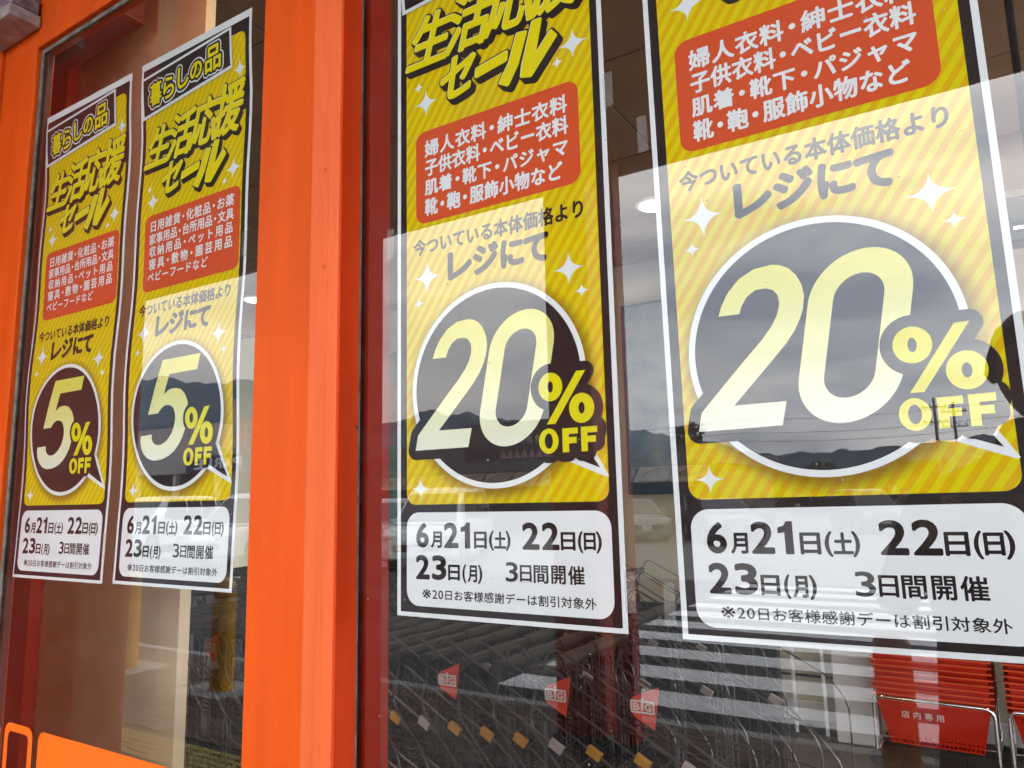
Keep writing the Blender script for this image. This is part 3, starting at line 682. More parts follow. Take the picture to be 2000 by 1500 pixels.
def make_trolley(lab, loc, panel=True, tagm=YELT, wires=True):
    t = empty('shopping_trolley', loc, lab, 'shopping trolley', 'nested shopping trolleys in the lobby')
    wd = .5
    b = MB(); b.tube([(-.04, -.02, 1.075), (-.04, wd+.02, 1.075)], .017, BLACKPL, 12); b.tube([(-.04, .10, 1.075), (-.04, .22, 1.075)], .0195, SLEEVE, 12); b.tube([(-.04, .30, 1.075), (-.04, .42, 1.075)], .0195, SLEEVE, 12)
    b.link('handle', t)
    for y in (0, wd):
        b = MB(); b.tube(rounded([(-.04, y, 1.07), (-.10, y, 1.0), (.10, y, .90), (.46, y, .965), (.56, y, .90)], .03), .006, RODM, 6) if False else None
        b.tube(rounded([(-.04, y, 1.06), (.0, y, 1.14), (.50, y, .88), (.56, y, .80), (.56, y, .30)], .035), .0032, RODM, 6)
        b.tube(rounded([(-.04, y, 1.06), (-.07, y, .95), (.05, y, .82), (.52, y, .62), (.52, y, .30)], .03), .0032, RODM, 6)
        b.link('side_frame', t)
    b = MB()
    for i in range(4):
        z = .50+.12*i; x1 = .50
        b.tube([(0.02, 0.01, z), (x1, .03, z-.06), (x1, wd-.03, z-.06), (.02, wd-.01, z)], .0024, BLACKP, 4)
    for i in range(3):
        x = .06+i*.19
        b.tube([(x, .012, .90-i*.006), (x, .03, .42), (x, wd-.03, .42), (x, wd-.012, .90-i*.006)], .0022, BLACKP, 4)
    if wires: b.link('wire_basket', t)
    b = MB(); b.tube(rounded([(-.05, .03, .95), (-.05, .03, .14), (.60, .06, .14), (.60, wd-.06, .14), (-.05, wd-.03, .14), (-.05, wd-.03, .95)], .04), .012, BLACKP, 8); b.link('chassis', t)
    for x, y in ((-.03, .03), (-.03, wd-.03), (.57, .07), (.57, wd-.07)):
        b = MB(); b.lathe([(.02, -.012), (.06, -.012), (.06, .012), (.02, .012)], (0, 0, 0), RUBBER, 16)
        o = b.link('caster', t); o.location = (x, y, .061); o.rotation_euler = (R(90), 0, 0)
    b = MB(); b.bbox(-.019, .019, -.006, .006, -.011, .011, tagm, .002)
    o = b.link('rail_tag', t); o.location = (.0, 0, .905+.0); o.rotation_euler = (0, 0, 0)
    o.location = (.445, 0, .9085); o.rotation_euler = (0, R(27.5), 0)
    if panel:
        b = MB(); b.prism([(.008+.2, 1.035), (.018+.2, 1.052), (.080+.2, 1.078), (.066+.2, .988), (.018+.2, 1.012)], 'y', -.026, -.021, mat('red_orange_panel', (.42, .028, .008), .5)); p = b.link('logo_panel', t)
        sh = [poly(rrect(.013, .068, 1.020, 1.046, .003), [rrect(.0155, .0655, 1.0225, 1.0435, .0025)])]
        sh += [fit('B', .019, .033, 1.026, 1.040), poly([(.0370, 1.026), (.0415, 1.026), (.0425, 1.044), (.0380, 1.044)]), fit('G', .046, .061, 1.026, 1.040), poly(ell(.041, 1.0495, .0025, .0025, 12))]
        link('logo_lettering', flatmesh('logo_lettering', sh, mat('dull_white_print', (.42, .40, .38), .6), -.0265, ring(.0010, 6)), p, (.2, 0, 0))
    return t
LBL = ['first', 'second', 'third', 'fourth', 'fifth', 'sixth', 'seventh', 'eighth', 'ninth', 'tenth', 'eleventh', 'twelfth', 'thirteenth', 'fourteenth']
WTAG = mat('white_tag', (.24, .20, .19), .6)
base_p = make_trolley('black trolley with red logo panel, leftmost panel below the smaller 20% poster', (.40, .80, 0), True, YELT)
base_n = make_trolley('black wire trolley with a white rail tag right beside the leftmost red logo panel', (.50, .80, 0), False, WTAG)
base_y = make_trolley('black wire trolley with a yellow rail tag, second right of the leftmost red logo panel', (.60, .80, 0), False, YELT)
base_r = make_trolley('black wire trolley, rightmost of the first row behind the nearest row', (.86, 1.45, 0), False, WTAG, False)
kids()
row1 = [(-.82, 'n'), (-.72, 'y'), (-.57, 'p'), (-.44, 'n'), (-.32, 'y'), (-.21, 'n'), (-.10, 'y'), (0, 'y'), (.10, 'n'), (.20, 'y'), (.30, 'y'), (.72, 'p'), (.83, 'n'), (.94, 'p')]
for i, (x, p) in enumerate(row1):
    src = {'p': base_p, 'n': base_n, 'y': base_y}[p]
    lab = 'black wire trolley with red logo panel, %s of the row nearest the glass' % ('left end' if x < 0 else 'middle' if x < .9 else 'right end') if p == 'p' else 'black wire trolley, %s plain one from the left in the row nearest the glass' % LBL[i]
    copytree(src, (x, .80, 0), lab)
for j, (y, xe) in enumerate(((1.45, .66), (2.08, .44), (2.7, .22))):
    for i in range(14):
        copytree(base_r, (xe-(13-i)*.2, y, 0), 'black wire trolley, %s from the left in the %s row behind the nearest row' % (LBL[i], LBL[j]))

# ------------------------------------------------------------------ red baskets on chrome stands
def basket_mesh():
    """tapering shopping basket with real holes in its long side"""
    b = MB(); top = (.255, .175); bot = (.205, .130); h = .23
    nx, nz = 22, 9
    def pt(side, u, v, o=0):
        hx = bot[0]+(top[0]-bot[0])*v-o; hy = bot[1]+(top[1]-bot[1])*v-o
        if side == 0: return (-hx+2*hx*u, -hy, v*h)
        if side == 1: return (hx, -hy+2*hy*u, v*h)
        if side == 2: return (hx-2*hx*u, hy, v*h)
        return (-hx, hy-2*hy*u, v*h)
    for s in range(4):
        n_ = nx if s % 2 == 0 else 14
        for i in range(n_+1):
            b.add([pt(s, i/n_-.006, 0), pt(s, i/n_+.006, 0), pt(s, i/n_+.006, 1), pt(s, i/n_-.006, 1)], [(0, 1, 2, 3)], REDPL)
        for k_ in range(nz+1):
            v0 = k_/nz*.86; b.add([pt(s, 0, v0), pt(s, 1, v0), pt(s, 1, v0+.03), pt(s, 0, v0+.03)], [(0, 1, 2, 3)], REDPL)
        b.add([pt(s, 0, .84), pt(s, 1, .84), pt(s, 1, 1), pt(s, 0, 1)], [(0, 1, 2, 3)], REDPL)
        b.add([pt(s, 0, 1, -.020), pt(s, 1, 1, -.020), pt(s, 1, .965, -.020), pt(s, 0, .965, -.020)], [(0, 1, 2, 3)], REDRIM)
        b.add([pt(s, 0, 1), pt(s, 1, 1), pt(s, 1, 1, -.020), pt(s, 0, 1, -.020)], [(0, 1, 2, 3)], REDPL)
    b.box(-bot[0], bot[0], -bot[1], bot[1], 0, .004, REDPL)
    return b.mesh('basket_shell')
REDRIM = mat('red_basket_rim', (.78, .10, .03), .45, .3)
BSK = basket_mesh()
BLET = flatmesh('basket_lettering', line('店内専用', -.11, .09, .155, .190), mat('faded_basket_print', (.75, .5, .45), .5), 0, ring(.0008, 4))
def stand(x, y, lab):
    t = empty('basket_stand', (x, y, 0), lab, 'basket stand', 'chrome stands for red shopping baskets'); t.rotation_euler.z = R(-2)
    for sy, nm in ((-.215, 'front_hoop'), (.215, 'rear_hoop')):
        b = MB(); b.tube(rounded([(-.285, sy, .09), (-.285, sy, .365), (.285, sy, .365), (.285, sy, .09)], .05), .0095, CHROME, 10); b.link(nm, t)
    b = MB()
    for sx in (-.285, .285): b.tube([(sx, -.215, .10), (sx, .215, .10)], .008, CHROME, 8)
    b.tube([(-.285, 0, .10), (.285, 0, .10)], .008, CHROME, 8); b.link('base_bar', t)
    for sx in (-.285, .285):
        for sy in (-.215, .215):
            b = MB(); b.lathe([(.015, -.012), (.04, -.012), (.04, .012), (.015, .012)], (0, 0, 0), RUBBER, 14); o = b.link('caster', t); o.location = (sx, sy, .041); o.rotation_euler = (R(90), 0, 0)
    return t
ORD = ['lowest', 'second', 'third', 'fourth', 'fifth', 'sixth', 'seventh', 'eighth', 'ninth', 'tenth', 'eleventh', 'twelfth', 'thirteenth', 'fourteenth', 'fifteenth', 'sixteenth', 'seventeenth', 'topmost']
for si, (x, y, nm) in enumerate(((1.53, 4.10, 'left'), (2.16, 4.08, 'right'))):
    stand(x, y, 'low chrome tube stand on casters holding the %s stack of red baskets' % nm)
    for k_ in range(18):
        z = .115+k_*.030
        lab = 'red plastic shopping basket, %s of the %s stack' % (ORD[k_] if k_ in (0, 17) else ORD[k_]+' from the bottom', nm)
        o = link('red_basket', None, None, (x+random.uniform(-.003, .003), y, z), lab, 'basket', 'stacked red shopping baskets'); o.rotation_euler.z = R(-2); o.scale = (1.06, 1.1, 1.06)
        link('basket_shell', BSK, o)
        if k_ == 0:
            l_ = link('basket_lettering', BLET, o, (-.03, -.178, .0)); l_.rotation_euler.x = R(11)

# ------------------------------------------------------------------ outside: forecourt, road, car park
# (everything from here on stands behind the photographer and is seen mirrored in the glass)
gd = MB(); gd.box(-2500, 2500, -5000, -95, -.6, -.10, mat('far_grass', (.06, .08, .035), .9, var=.3, vscale=.02)); gd.box(-2500, 2500, 5.0, 900, -.6, -.1, MATS['far_grass'])
gd.link('ground', kind='structure')
rd = MB(); rd.box(-90, 90, -13, -4.205, -.4, -.10, ASPH); rd.link('road', kind='structure')
pk = MB(); pk.box(-90, 90, -95.0, -13.0, -.4, -.098, ASPH2); pk.link('car_park', kind='structure')
for i in range(10):
    y = -4.80-i*.83
    b = MB(); b.box(-1.85, 2.6, y-.43, y, -.101, -.095, WHITEPAINT)
    b.link('crosswalk_stripe', None, kind='structure')
fc = MB(); fc.box(-12, 12, -4.07, .069, -.4, -.006, MORTAR); pav = fc.link('forecourt_paving', kind='structure')
kb = MB()
kb_root = link('kerb', None, None, (0, 0, 0), kind='structure')
km = MB(); km.bbox(-.297, .297, -.06, .06, -.3, .0, CONC, .008); kmesh = km.fix(km.mesh('kerb_stone'))
for i in range(30): link('kerb_stone', kmesh, kb_root, (-9+i*.6, -4.133, 0))
def brickmesh(m, nm='brick'):
    b = MB(); b.bbox(-.0975, .0975, -.0475, .0475, -.03, 0, m, .003); return b.fix(b.mesh(nm))
def cheap(m):
    b = MB(); c_ = .003
    b.add([(-.0975, -.0475, -.03), (.0975, -.0475, -.03), (.0975, .0475, -.03), (-.0975, .0475, -.03), (-.0975, -.0475, -c_), (.0975, -.0475, -c_), (.0975, .0475, -c_), (-.0975, .0475, -c_), (-.0945, -.0445, 0), (.0945, -.0445, 0), (.0945, .0445, 0), (-.0945, .0445, 0)],
          [(0, 1, 5, 4), (1, 2, 6, 5), (2, 3, 7, 6), (3, 0, 4, 7), (4, 5, 9, 8), (5, 6, 10, 9), (6, 7, 11, 10), (7, 4, 8, 11), (8, 9, 10, 11)], m); return b
BM = [cheap(m).mesh('brick') for m in BRICKS]
rnd = random.Random(4)
cand = []
slabs = [(-5.1, -3.42), (-3.56, -3.30), (1.43, -3.20)]
def slabhit(x, y): return any(abs(x-a) < .34 and abs(y-b) < .27 for a, b in slabs)
for j in range(40):
    y = -4.02+j*.1+.0
    if -2.38 < y < -1.92: continue
    if y > -.05: continue
    for i in range(118):
        x = -11.7+i*.2+(.1 if j % 2 else 0)
        if slabhit(x, y): continue
        cand.append((x, y))
def vis(p):   # how large the brick shows in the mirror of the glass
    dx = p[0]-CAM.x; dy = -p[1]-CAM.y; ang = math.degrees(math.atan2(-dx, dy))
    ok = 0 if -3 < ang < 66 else 100
    low = dx*dx+dy*dy
    dep = dy*cos(yaw)-dx*sin(yaw)
    return ok+(50 if 1.5/max(dep, .1) > .37 else 0)+low*.05
cand.sort(key=vis)
rest = MB()
for i, (x, y) in enumerate(cand):
    mi = rnd.choice((0, 0, 1, 1, 2))
    if i < 300: link('brick', BM[mi], pav, (x+rnd.uniform(-.001, .001), y+rnd.uniform(-.001, .001), rnd.uniform(-.0012, .0)))
    else:
        s = cheap(BRICKS[mi]); z = rnd.uniform(-.0012, 0); rest.add([(a+x, b+y, c+z) for a, b, c in s.v], s.f, BRICKS[mi])
link('brick_field', rest.mesh('brick_field'), pav, kind='stuff')
# tactile strip
tt = MB(); tt.bbox(-.148, .148, -.148, .148, -.03, .0, TACT, .003)
for i in range(4): tt.bbox(-.13, .13, -.11+i*.06, -.085+i*.06, .0002, .005, TACT, .002)
ttm = tt.fix(tt.mesh('tactile_tile'))
tl = link('tactile_strip', None, None, (0, -2.15, 0), 'yellow ribbed tactile paving strip crossing the forecourt', 'tactile strip')
for i in range(60): link('tactile_tile', ttm, tl, (-9+i*.3, 0, 0))
# bollards on pale slabs
def bollard(x, y, r, h, m, lab):
    t = empty('bollard', (x, y, 0), lab, 'bollard', 'bollards along the forecourt edge')
    b = MB(); b.lathe([(r, 0), (r, h-.11)], (0, 0, 0), m, 32); b.link('tube', t)
    b = MB(); b.lathe([(r*.985, h-.1098), (r*.985, h-.075)], (0, 0, 0), mat('grey_band', (.3, .3, .29), .5), 32); b.link('band', t)
    b = MB(); b.lathe([(r, h-.0745)]+[(r*cos(R(a)), h-.0745+.0745*sin(R(a))) for a in range(10, 90, 10)], (0, 0, 0), m, 32); b.link('dome_cap', t)
    b = MB(); b.bbox(-.33, .33, -.25, .25, -.03, -.0008, CONC, .004); b.link('base_slab', t)
bollard(-5.1, -3.42, .095, .88, YELB, 'yellow bollard on a pale slab mirrored below the second 5% poster, leftmost')
bollard(-3.56, -3.30, .095, .88, YELB, 'yellow domed bollard mirrored just left of the orange post')
bollard(1.43, -3.20, .083, .84, ORGB, 'orange brown bollard mirrored over the red baskets at the lower right')
# canopy with columns
def column(x, y, hw, hd, lab):
    t = empty('canopy_column', (x, y, 0), lab, 'column', 'red brown canopy columns')
    b = MB(); b.bbox(-hw, hw, -hd, hd, .05, 3.84, REDBROWN, .012); b.link('shaft', t)
    b = MB(); b.bbox(-hw-.02, hw+.02, -hd-.02, hd+.02, 0, .049, mat('dark_base', (.04, .03, .03), .7), .004); b.link('foot', t)
column(-.352, -3.55, .157, .12, 'wide square red brown canopy column mirrored through the smaller 20% poster')
column(-.04, -3.47, .062, .062, 'thin red brown canopy column mirrored between the two 20% posters')
column(-7.8, -3.55, .157, .12, 'wide square red brown canopy column far to the left of the door')
column(7.0, -3.55, .157, .12, 'wide square red brown canopy column far to the right')
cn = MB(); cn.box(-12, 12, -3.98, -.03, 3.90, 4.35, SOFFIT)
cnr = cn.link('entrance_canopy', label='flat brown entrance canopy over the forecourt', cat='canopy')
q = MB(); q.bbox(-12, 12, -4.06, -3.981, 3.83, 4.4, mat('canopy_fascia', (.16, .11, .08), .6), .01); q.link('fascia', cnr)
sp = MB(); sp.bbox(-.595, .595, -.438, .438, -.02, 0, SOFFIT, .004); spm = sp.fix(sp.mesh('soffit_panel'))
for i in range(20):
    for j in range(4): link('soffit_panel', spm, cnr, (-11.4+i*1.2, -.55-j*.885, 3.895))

# ------------------------------------------------------------------ cars
GLC = mat('dark_car_glass', (.02, .025, .03), .06, .8)
def car(x, y, rz, col, kindc, lab, plate=(.8, .8, .8)):
    """kindc: 'van' | 'hatch' | 'sedan'; car points along +x before turning"""
    t = empty('parked_car', (x, y, -.098), lab, 'car', 'parked cars', rz)
    m = mat('car_paint_%02d%02d%02d' % tuple(int(c*99) for c in col), col, .25, .5, coat=.6)
    Lh, Wd = {'van': (2.3, .88), 'hatch': (1.75, .76), 'sedan': (2.2, .85)}[kindc]
    if kindc == 'van':
        low = [(-2.3, .35), (-2.28, 1.02), (1.25, 1.02), (2.05, .88), (2.28, .66), (2.3, .3)]; up = [(-2.26, 1.0), (-2.14, 1.74), (-1.9, 1.86), (.25, 1.86), (.6, 1.78), (1.5, 1.0)]
    elif kindc == 'hatch':
        low = [(-1.75, .35), (-1.74, .95), (.95, .98), (1.55, .85), (1.72, .62), (1.75, .3)]; up = [(-1.72, .93), (-1.62, 1.5), (-1.4, 1.62), (.1, 1.62), (.4, 1.55), (1.15, .95)]
    else:
        low = [(-2.2, .4), (-2.18, .92), (-1.6, .96), (1.05, .96), (1.95, .82), (2.17, .6), (2.2, .3)]; up = [(-1.85, .94), (-1.05, 1.38), (-.7, 1.44), (.1, 1.44), (.35, 1.40), (1.25, .94)]
    def loft(prof, bz, w0, w1, zt, m_, name, inset=0, bev=.06):
        bm = bmesh.new(); n_ = len(prof); a = []; b = []
        zmin = min(p[1] for p in prof); zmax = max(p[1] for p in prof)
        for u, v in prof:
            f = (v-zmin)/(zmax-zmin); w_ = w0+(w1-w0)*f
            a.append(bm.verts.new((u, -w_, v))); b.append(bm.verts.new((u, w_, v)))
        bm.faces.new(a); bm.faces.new(b[::-1])
        for i in range(n_): bm.faces.new((a[i], b[i], b[(i+1) % n_], a[(i+1) % n_]))
        bmesh.ops.recalc_face_normals(bm, faces=bm.faces)
        if bev: bmesh.ops.bevel(bm, geom=bm.edges[:], offset=bev, segments=3, affect='EDGES', profile=.6)
        q = MB(); q.frombm(bm, m_, True); return q.link(name, t)
    body = [(-Lh, .25)]+low+[(Lh-.05, .22)]
    loft(body, 0, Wd, Wd*.97, 0, m, 'body', bev=.07)
    loft(up, 0, Wd*.93, Wd*.74, 0, m, 'cabin', bev=.05)
    # windows sit proud of the cabin sides by a few millimetres
    zb = up[0][1]+.05; zt = max(p[1] for p in up)-.12
    def wid(z):
        z0 = min(p[1] for p in up); z1 = max(p[1] for p in up); return Wd*.93+(Wd*.74-Wd*.93)*(z-z0)/(z1-z0)+.006
    xr = up[1][0]; xf = up[-2][0]; xfb = up[-1][0]
    cuts = [xr+.10, (xr+xf)/2-.45, (xr+xf)/2+.35, xf+.0]
    for s in (-1, 1):
        for i in range(3):
            a0, a1 = cuts[i]+.03, cuts[i+1]-.03
            tb = a1+(.28 if i == 2 else 0); ta = a1-(.10 if i == 2 else 0)
            q = MB(); q.add([(a0-(.05 if i == 0 else 0), s*wid(zb), zb), (tb, s*wid(zb), zb), (ta, s*wid(zt), zt), (a0, s*wid(zt), zt)], [(0, 1, 2, 3)], GLC); q.link('side_window', t)
    (xa, za), (xb, zb2) = up[-2], up[-1]
    def sc(u0, u1, x0_, z0_, x1_, z1_, nm):
        pts = []
        dx, dz = x1_-x0_, z1_-z0_; ln = math.hypot(dx, dz); nx, nz = -dz/ln*.01, dx/ln*.01
        if nz < 0 and abs(nx) < abs(nz): nx, nz = -nx, -nz
        for f in (u0, u1):
            xx, zz = x0_+dx*f, z0_+dz*f; w_ = wid(zz)-.09; pts.append((xx, zz, w_))
        q = MB()
        for sg in (1, -1): q.add([(pts[0][0]+sg*nx, -pts[0][2], pts[0][1]+sg*nz), (pts[0][0]+sg*nx, pts[0][2], pts[0][1]+sg*nz), (pts[1][0]+sg*nx, pts[1][2], pts[1][1]+sg*nz), (pts[1][0]+sg*nx, -pts[1][2], pts[1][1]+sg*nz)], [(0, 1, 2, 3)], GLC)
        q.link(nm, t)
    sc(.1, .93, xa, za, xb, zb2, 'windscreen'); sc(.15, .85, up[0][0], up[0][1], up[1][0], up[1][1], 'rear_window')
    for sx in (-1, 1):
        for s in (-1, 1):
            q = MB(); wx = Lh*.62*sx
            q.lathe([(.17, -.10), (.31, -.10), (.325, -.06), (.325, .06), (.31, .10), (.17, .10)], (0, 0, 0), RUBBER, 24)
            o = q.link('wheel', t); o.location = (wx, s*(Wd-.08), .325); o.rotation_euler = (R(90), 0, 0)
            q = MB(); q.lathe([(.0, -.104), (.19, -.104), (.19, .104), (.0, .104)], (0, 0, 0), mat('alloy_rim', (.5, .5, .52), .3, metal=.8), 20); h = q.link('rim', o)
    for s in (-1, 1):
        q = MB(); q.bbox(Lh-.32, Lh-.02, min(s*.42, s*(Wd-.02)), max(s*.42, s*(Wd-.02)), .62, .80, mat('headlight_glass', (.75, .77, .8), .1, .8), .03); q.link('headlight', t)
        q = MB(); q.bbox(-Lh-.01, -Lh+.12, min(s*.55, s*(Wd-.02)), max(s*.55, s*(Wd-.02)), .75, .98, mat('tail_light', (.5, .02, .02), .2), .02); q.link('tail_light', t)
        q = MB(); q.bbox(xf+.25, xf+.42, min(s*(Wd-.02), s*(Wd+.18)), max(s*(Wd-.02), s*(Wd+.18)), .98, 1.12, m, .03); q.link('door_mirror', t)
    q = MB(); q.bbox(Lh-.03, Lh+.012, -.55, .55, .42, .58, BLACKPL, .02); q.link('grille', t)
    q = MB(); q.bbox(Lh+.0125, Lh+.02, -.165, .165, .40, .56, mat('plate_%d' % int(plate[2]*10), plate, .5), .003); q.link('number_plate', t)
    return t
WHC = (.78, .78, .77)
car(-9.9, -14.6, R(68), WHC, 'van', 'white minivan mirrored across the lower part of the smaller 20% poster')
car(-12.9, -16.2, R(70), (.45, .46, .47), 'hatch', 'silver hatchback mirrored behind the orange post')
car(-18.6, -15.6, R(75), WHC, 'hatch', 'white hatchback mirrored at the bottom of the second 5% poster')
car(-22.5, -15.0, R(72), (.62, .62, .62), 'van', 'pale grey minivan mirrored at the left of the second 5% poster')
car(-15.6, -13.6, R(78), (.72, .73, .72), 'van', 'white van mirrored beside the left edge of the orange post')
car(-8.9, -24.5, R(55), (.30, .31, .30), 'sedan', 'grey sedan with clear headlights mirrored between the two 20% posters')
car(-8.2, -29.5, R(58), (.5, .5, .48), 'hatch', 'pale hatchback with yellow plate mirrored behind the grey sedan', (.7, .5, .05))
car(-5.6, -24.0, R(60), (.03, .03, .035), 'sedan', 'black sedan mirrored under the left corner of the largest poster')
car(-1.9, -30.0, R(62), (.10, .10, .11), 'hatch', 'dark hatchback mirrored under the middle of the largest poster')
car(.8, -33.0, R(65), (.04, .05, .07), 'sedan', 'dark blue sedan mirrored under the right half of the largest poster')

# ------------------------------------------------------------------ buildings over the road (mirrored)
FG = mat('grey_fascia', (.40, .38, .37), .6, .4, var=.06, vscale=.4); FG2 = mat('pinkish_grey_cladding', (.46, .40, .38), .7, .3, var=.05, vscale=.4); DKI = mat('dark_shopfront', (.035, .03, .04), .4, .5)
COLM = mat('cream_post', (.62, .58, .48), .6)
b1 = empty('shop_building', (-50, -30, -.1), 'long low grey shop building with a dark blue sign mirrored in the glass', 'building')
q = MB(); q.box(-24, 13.4, -12, 0, 0, 3.5, DKI); q.link('ground_floor', b1)
q = MB(); q.box(-24.5, 13.6, -12.2, 1.4, 3.5, 4.95, FG); q.link('lower_fascia', b1)
q = MB(); q.box(-24.3, 11.2, -12.1, 1.0, 4.952, 6.6, FG2); q.link('upper_wall', b1)
for i in range(9):
    q = MB(); q.box(-22+i*4.2, -21.7+i*4.2, .9, 1.2, 0, 3.5, COLM); q.link('post', b1)
for i in range(8):
    q = MB(); q.box(-21.5+i*4.2, -18.2+i*4.2, .002, .05, .3, 2.9, mat('shop_glass', (.04, .05, .06), .1, .7)); q.link('shop_window', b1)
q = MB(); q.box(9.3, 15.2, 1.41, 1.6, 3.5, 4.5, mat('navy_sign', (.02, .03, .10), .4)); sg = q.link('sign_board', b1)
sh = text_shapes('PARLE', 0, 4.6, 0, .6)
me = flatmesh('sign_lettering', [([(4.9-x, z) for x, z in vs], fs) for vs, fs in sh], WHT, 0, ring(.03, 6))
o = link('sign_lettering', me, sg); o.location = (9.8, 1.62, 3.7)
rs = empty('red_roadside_sign', (-36.2, -29.2, -.1), 'red sign panel on a cream pole mirrored just left of the orange post', 'sign')
q = MB(); q.box(-1.0, -.75, -.1, .1, 0, 8.0, COLM); q.link('pole', rs)
q = MB(); q.box(-.4, 1.6, -.1, .1, 4.6, 6.6, mat('red_sign', (.45, .05, .03), .5)); q.link('panel', rs)
q = MB(); q.tube([(.6+.35*cos(R(a)), .12, 5.95+.35*sin(R(a))) for a in range(0, 360, 20)], .07, mat('pale_mark', (.6, .45, .42), .5), 6, True); q.tube([(.6+.4*cos(R(a)), .12, 5.15+.4*sin(R(a))) for a in range(0, 360, 20)], .07, MATS['pale_mark'], 6, True); q.link('round_mark', rs)
b2 = empty('restaurant_building', (-17, -29, -.1), 'low restaurant with brown sign block and pink zigzag trim mirrored in a poster', 'building')
BR = mat('dark_brown_cladding', (.075, .055, .05), .6, .3); PINKT = mat('dusty_pink_trim', (.40, .26, .24), .7)
q = MB(); q.box(-9, 10, -9, 0, 0, 2.75, mat('brown_plaster', (.2, .15, .11), .8)); q.link('ground_floor', b2)
q = MB(); q.box(-9.3, 10.3, -9.2, .9, 2.752, 3.30, mat('roof_edge_grey', (.15, .15, .14), .6)); q.link('roof_edge', b2)
q = MB(); q.box(-8.8, -1.9, -8.5, .3, 3.302, 4.2, mat('taupe_cladding', (.20, .16, .15), .7)); q.link('parapet', b2)
q = MB(); q.box(-1.8, 2.9, -3, .96, 3.302, 5.0, BR); bl = q.link('sign_block', b2)
zig = [poly([(.2+i*.38, 0), (.2+i*.38+.36, 0), (.2+i*.38+.18, .46)]) for i in range(7)]
o = link('zigzag_trim', flatmesh('zigzag_trim', zig, PINKT, 0), bl); o.location = (.0, .98, 3.33)
lg = [poly(ell(.0, 0, .11, .19, 20)), poly(ell(.19, 0, .11, .19, 20))]
o = link('leaf_logo', flatmesh('leaf_logo', lg, mat('leaf_green', (.42, .48, .12), .6), 0), bl); o.location = (2.2, .98, 4.16)
sh = line('森らがよい', 0, 1.7, 0, .30)
o = link('sign_lettering', flatmesh('sign_lettering', [([(1.7-x, z) for x, z in vs], fs) for vs, fs in sh], mat('dim_white_print', (.4, .38, .38), .6), 0, ring(.01, 4)), bl); o.location = (.25, .98, 4.0)
for i in range(12):
    q = MB(); q.tube([(-8+i*1.5+1.35*t_/6, 1.0+.5*sin(pi*t_/6), 2.2+.45*sin(pi*t_/12)) for t_ in range(7)], .05, mat('tan_awning', (.42, .32, .22), .8), 6)
    q.add([(-8+i*1.5, .9, 2.7), (-6.62+i*1.5, .9, 2.7), (-6.62+i*1.5, 1.7, 2.05), (-8+i*1.5, 1.7, 2.05)], [(0, 1, 2, 3)], MATS['tan_awning']); q.link('awning', b2)
q = MB(); q.box(-8.5, 9.5, .02, .06, .4, 2.0, MATS['shop_glass']); q.link('window', b2)

# ------------------------------------------------------------------ hills (mirrored above the road)
HM = mat('forested_hill', (.055, .095, .125), .95, .1, var=.25, vscale=.004)  # forest green shifted to blue, the air's haze put into the colour
prof = [(-88, 7.5), (-75, 8.6), (-66, 9.3), (-59.4, 8.72), (-58.2, 8.6), (-57.2, 8.83), (-54.5, 8.44), (-52.2, 8.82), (-48, 8.2), (-44, 6.9), (-41.3, 5.7), (-38.4, 6.69), (-36.3, 6.36), (-35.5, 6.5), (-33, 5.9), (-31.8, 5.9), (-29.7, 5.6), (-24, 5.06), (-20.6, 4.55), (-18.8, 4.1), (-13, 2.7), (-8.4, 2.75), (-4.5, 2.9), (2, 3.4), (15, 3.0), (30, 4.0), (50, 5.5), (88, 6.0)]
def interp(a):
    for (a0, h0), (a1, h1) in zip(prof, prof[1:]):
        if a0 <= a <= a1:
            t = (a-a0)/(a1-a0); t = t*t*(3-2*t); return h0+(h1-h0)*t
    return prof[-1][1]
hm = MB(); V = []; F = []; na = 420; nr = 9; rnd = random.Random(8)
ph = [rnd.uniform(0, 6) for _ in range(8)]
for i in range(na+1):
    a = -88+176*i/na
    el = interp(a)+.10*sin(a*2.3+ph[0])+.07*sin(a*5.1+ph[1])+.04*sin(a*11+ph[2])+rnd.uniform(-.015, .015)
    for j in range(nr):
        t = j/(nr-1); D = 1500+1700*t
        h = D*tan(R(el))*(0, .16, .33, .48, .62, .74, .84, .93, 1)[j]
        if 0 < j < nr-1: h *= 1+.10*sin(a*.9+j*2.1+ph[3])*(1-t)+.03*sin(a*3.1+j*1.3+ph[4])*(1-t)
        V.append((CAM.x+D*sin(R(a)), -(-.85+D*cos(R(a))), h-.5))
for i in range(na):
    for j in range(nr-1): F.append((i*nr+j, (i+1)*nr+j, (i+1)*nr+j+1, i*nr+j+1))
# back slope gives the hills real depth
base = len(V)
for i in range(na+1):
    a = -88+176*i/na; V.append((CAM.x+4600*sin(R(a)), -4600*cos(R(a)), -1))
for i in range(na): F.append((i*nr+nr-1, (i+1)*nr+nr-1, base+i+1, base+i))
hm.add(V, F, HM, True); hm.link('hills', kind='structure')

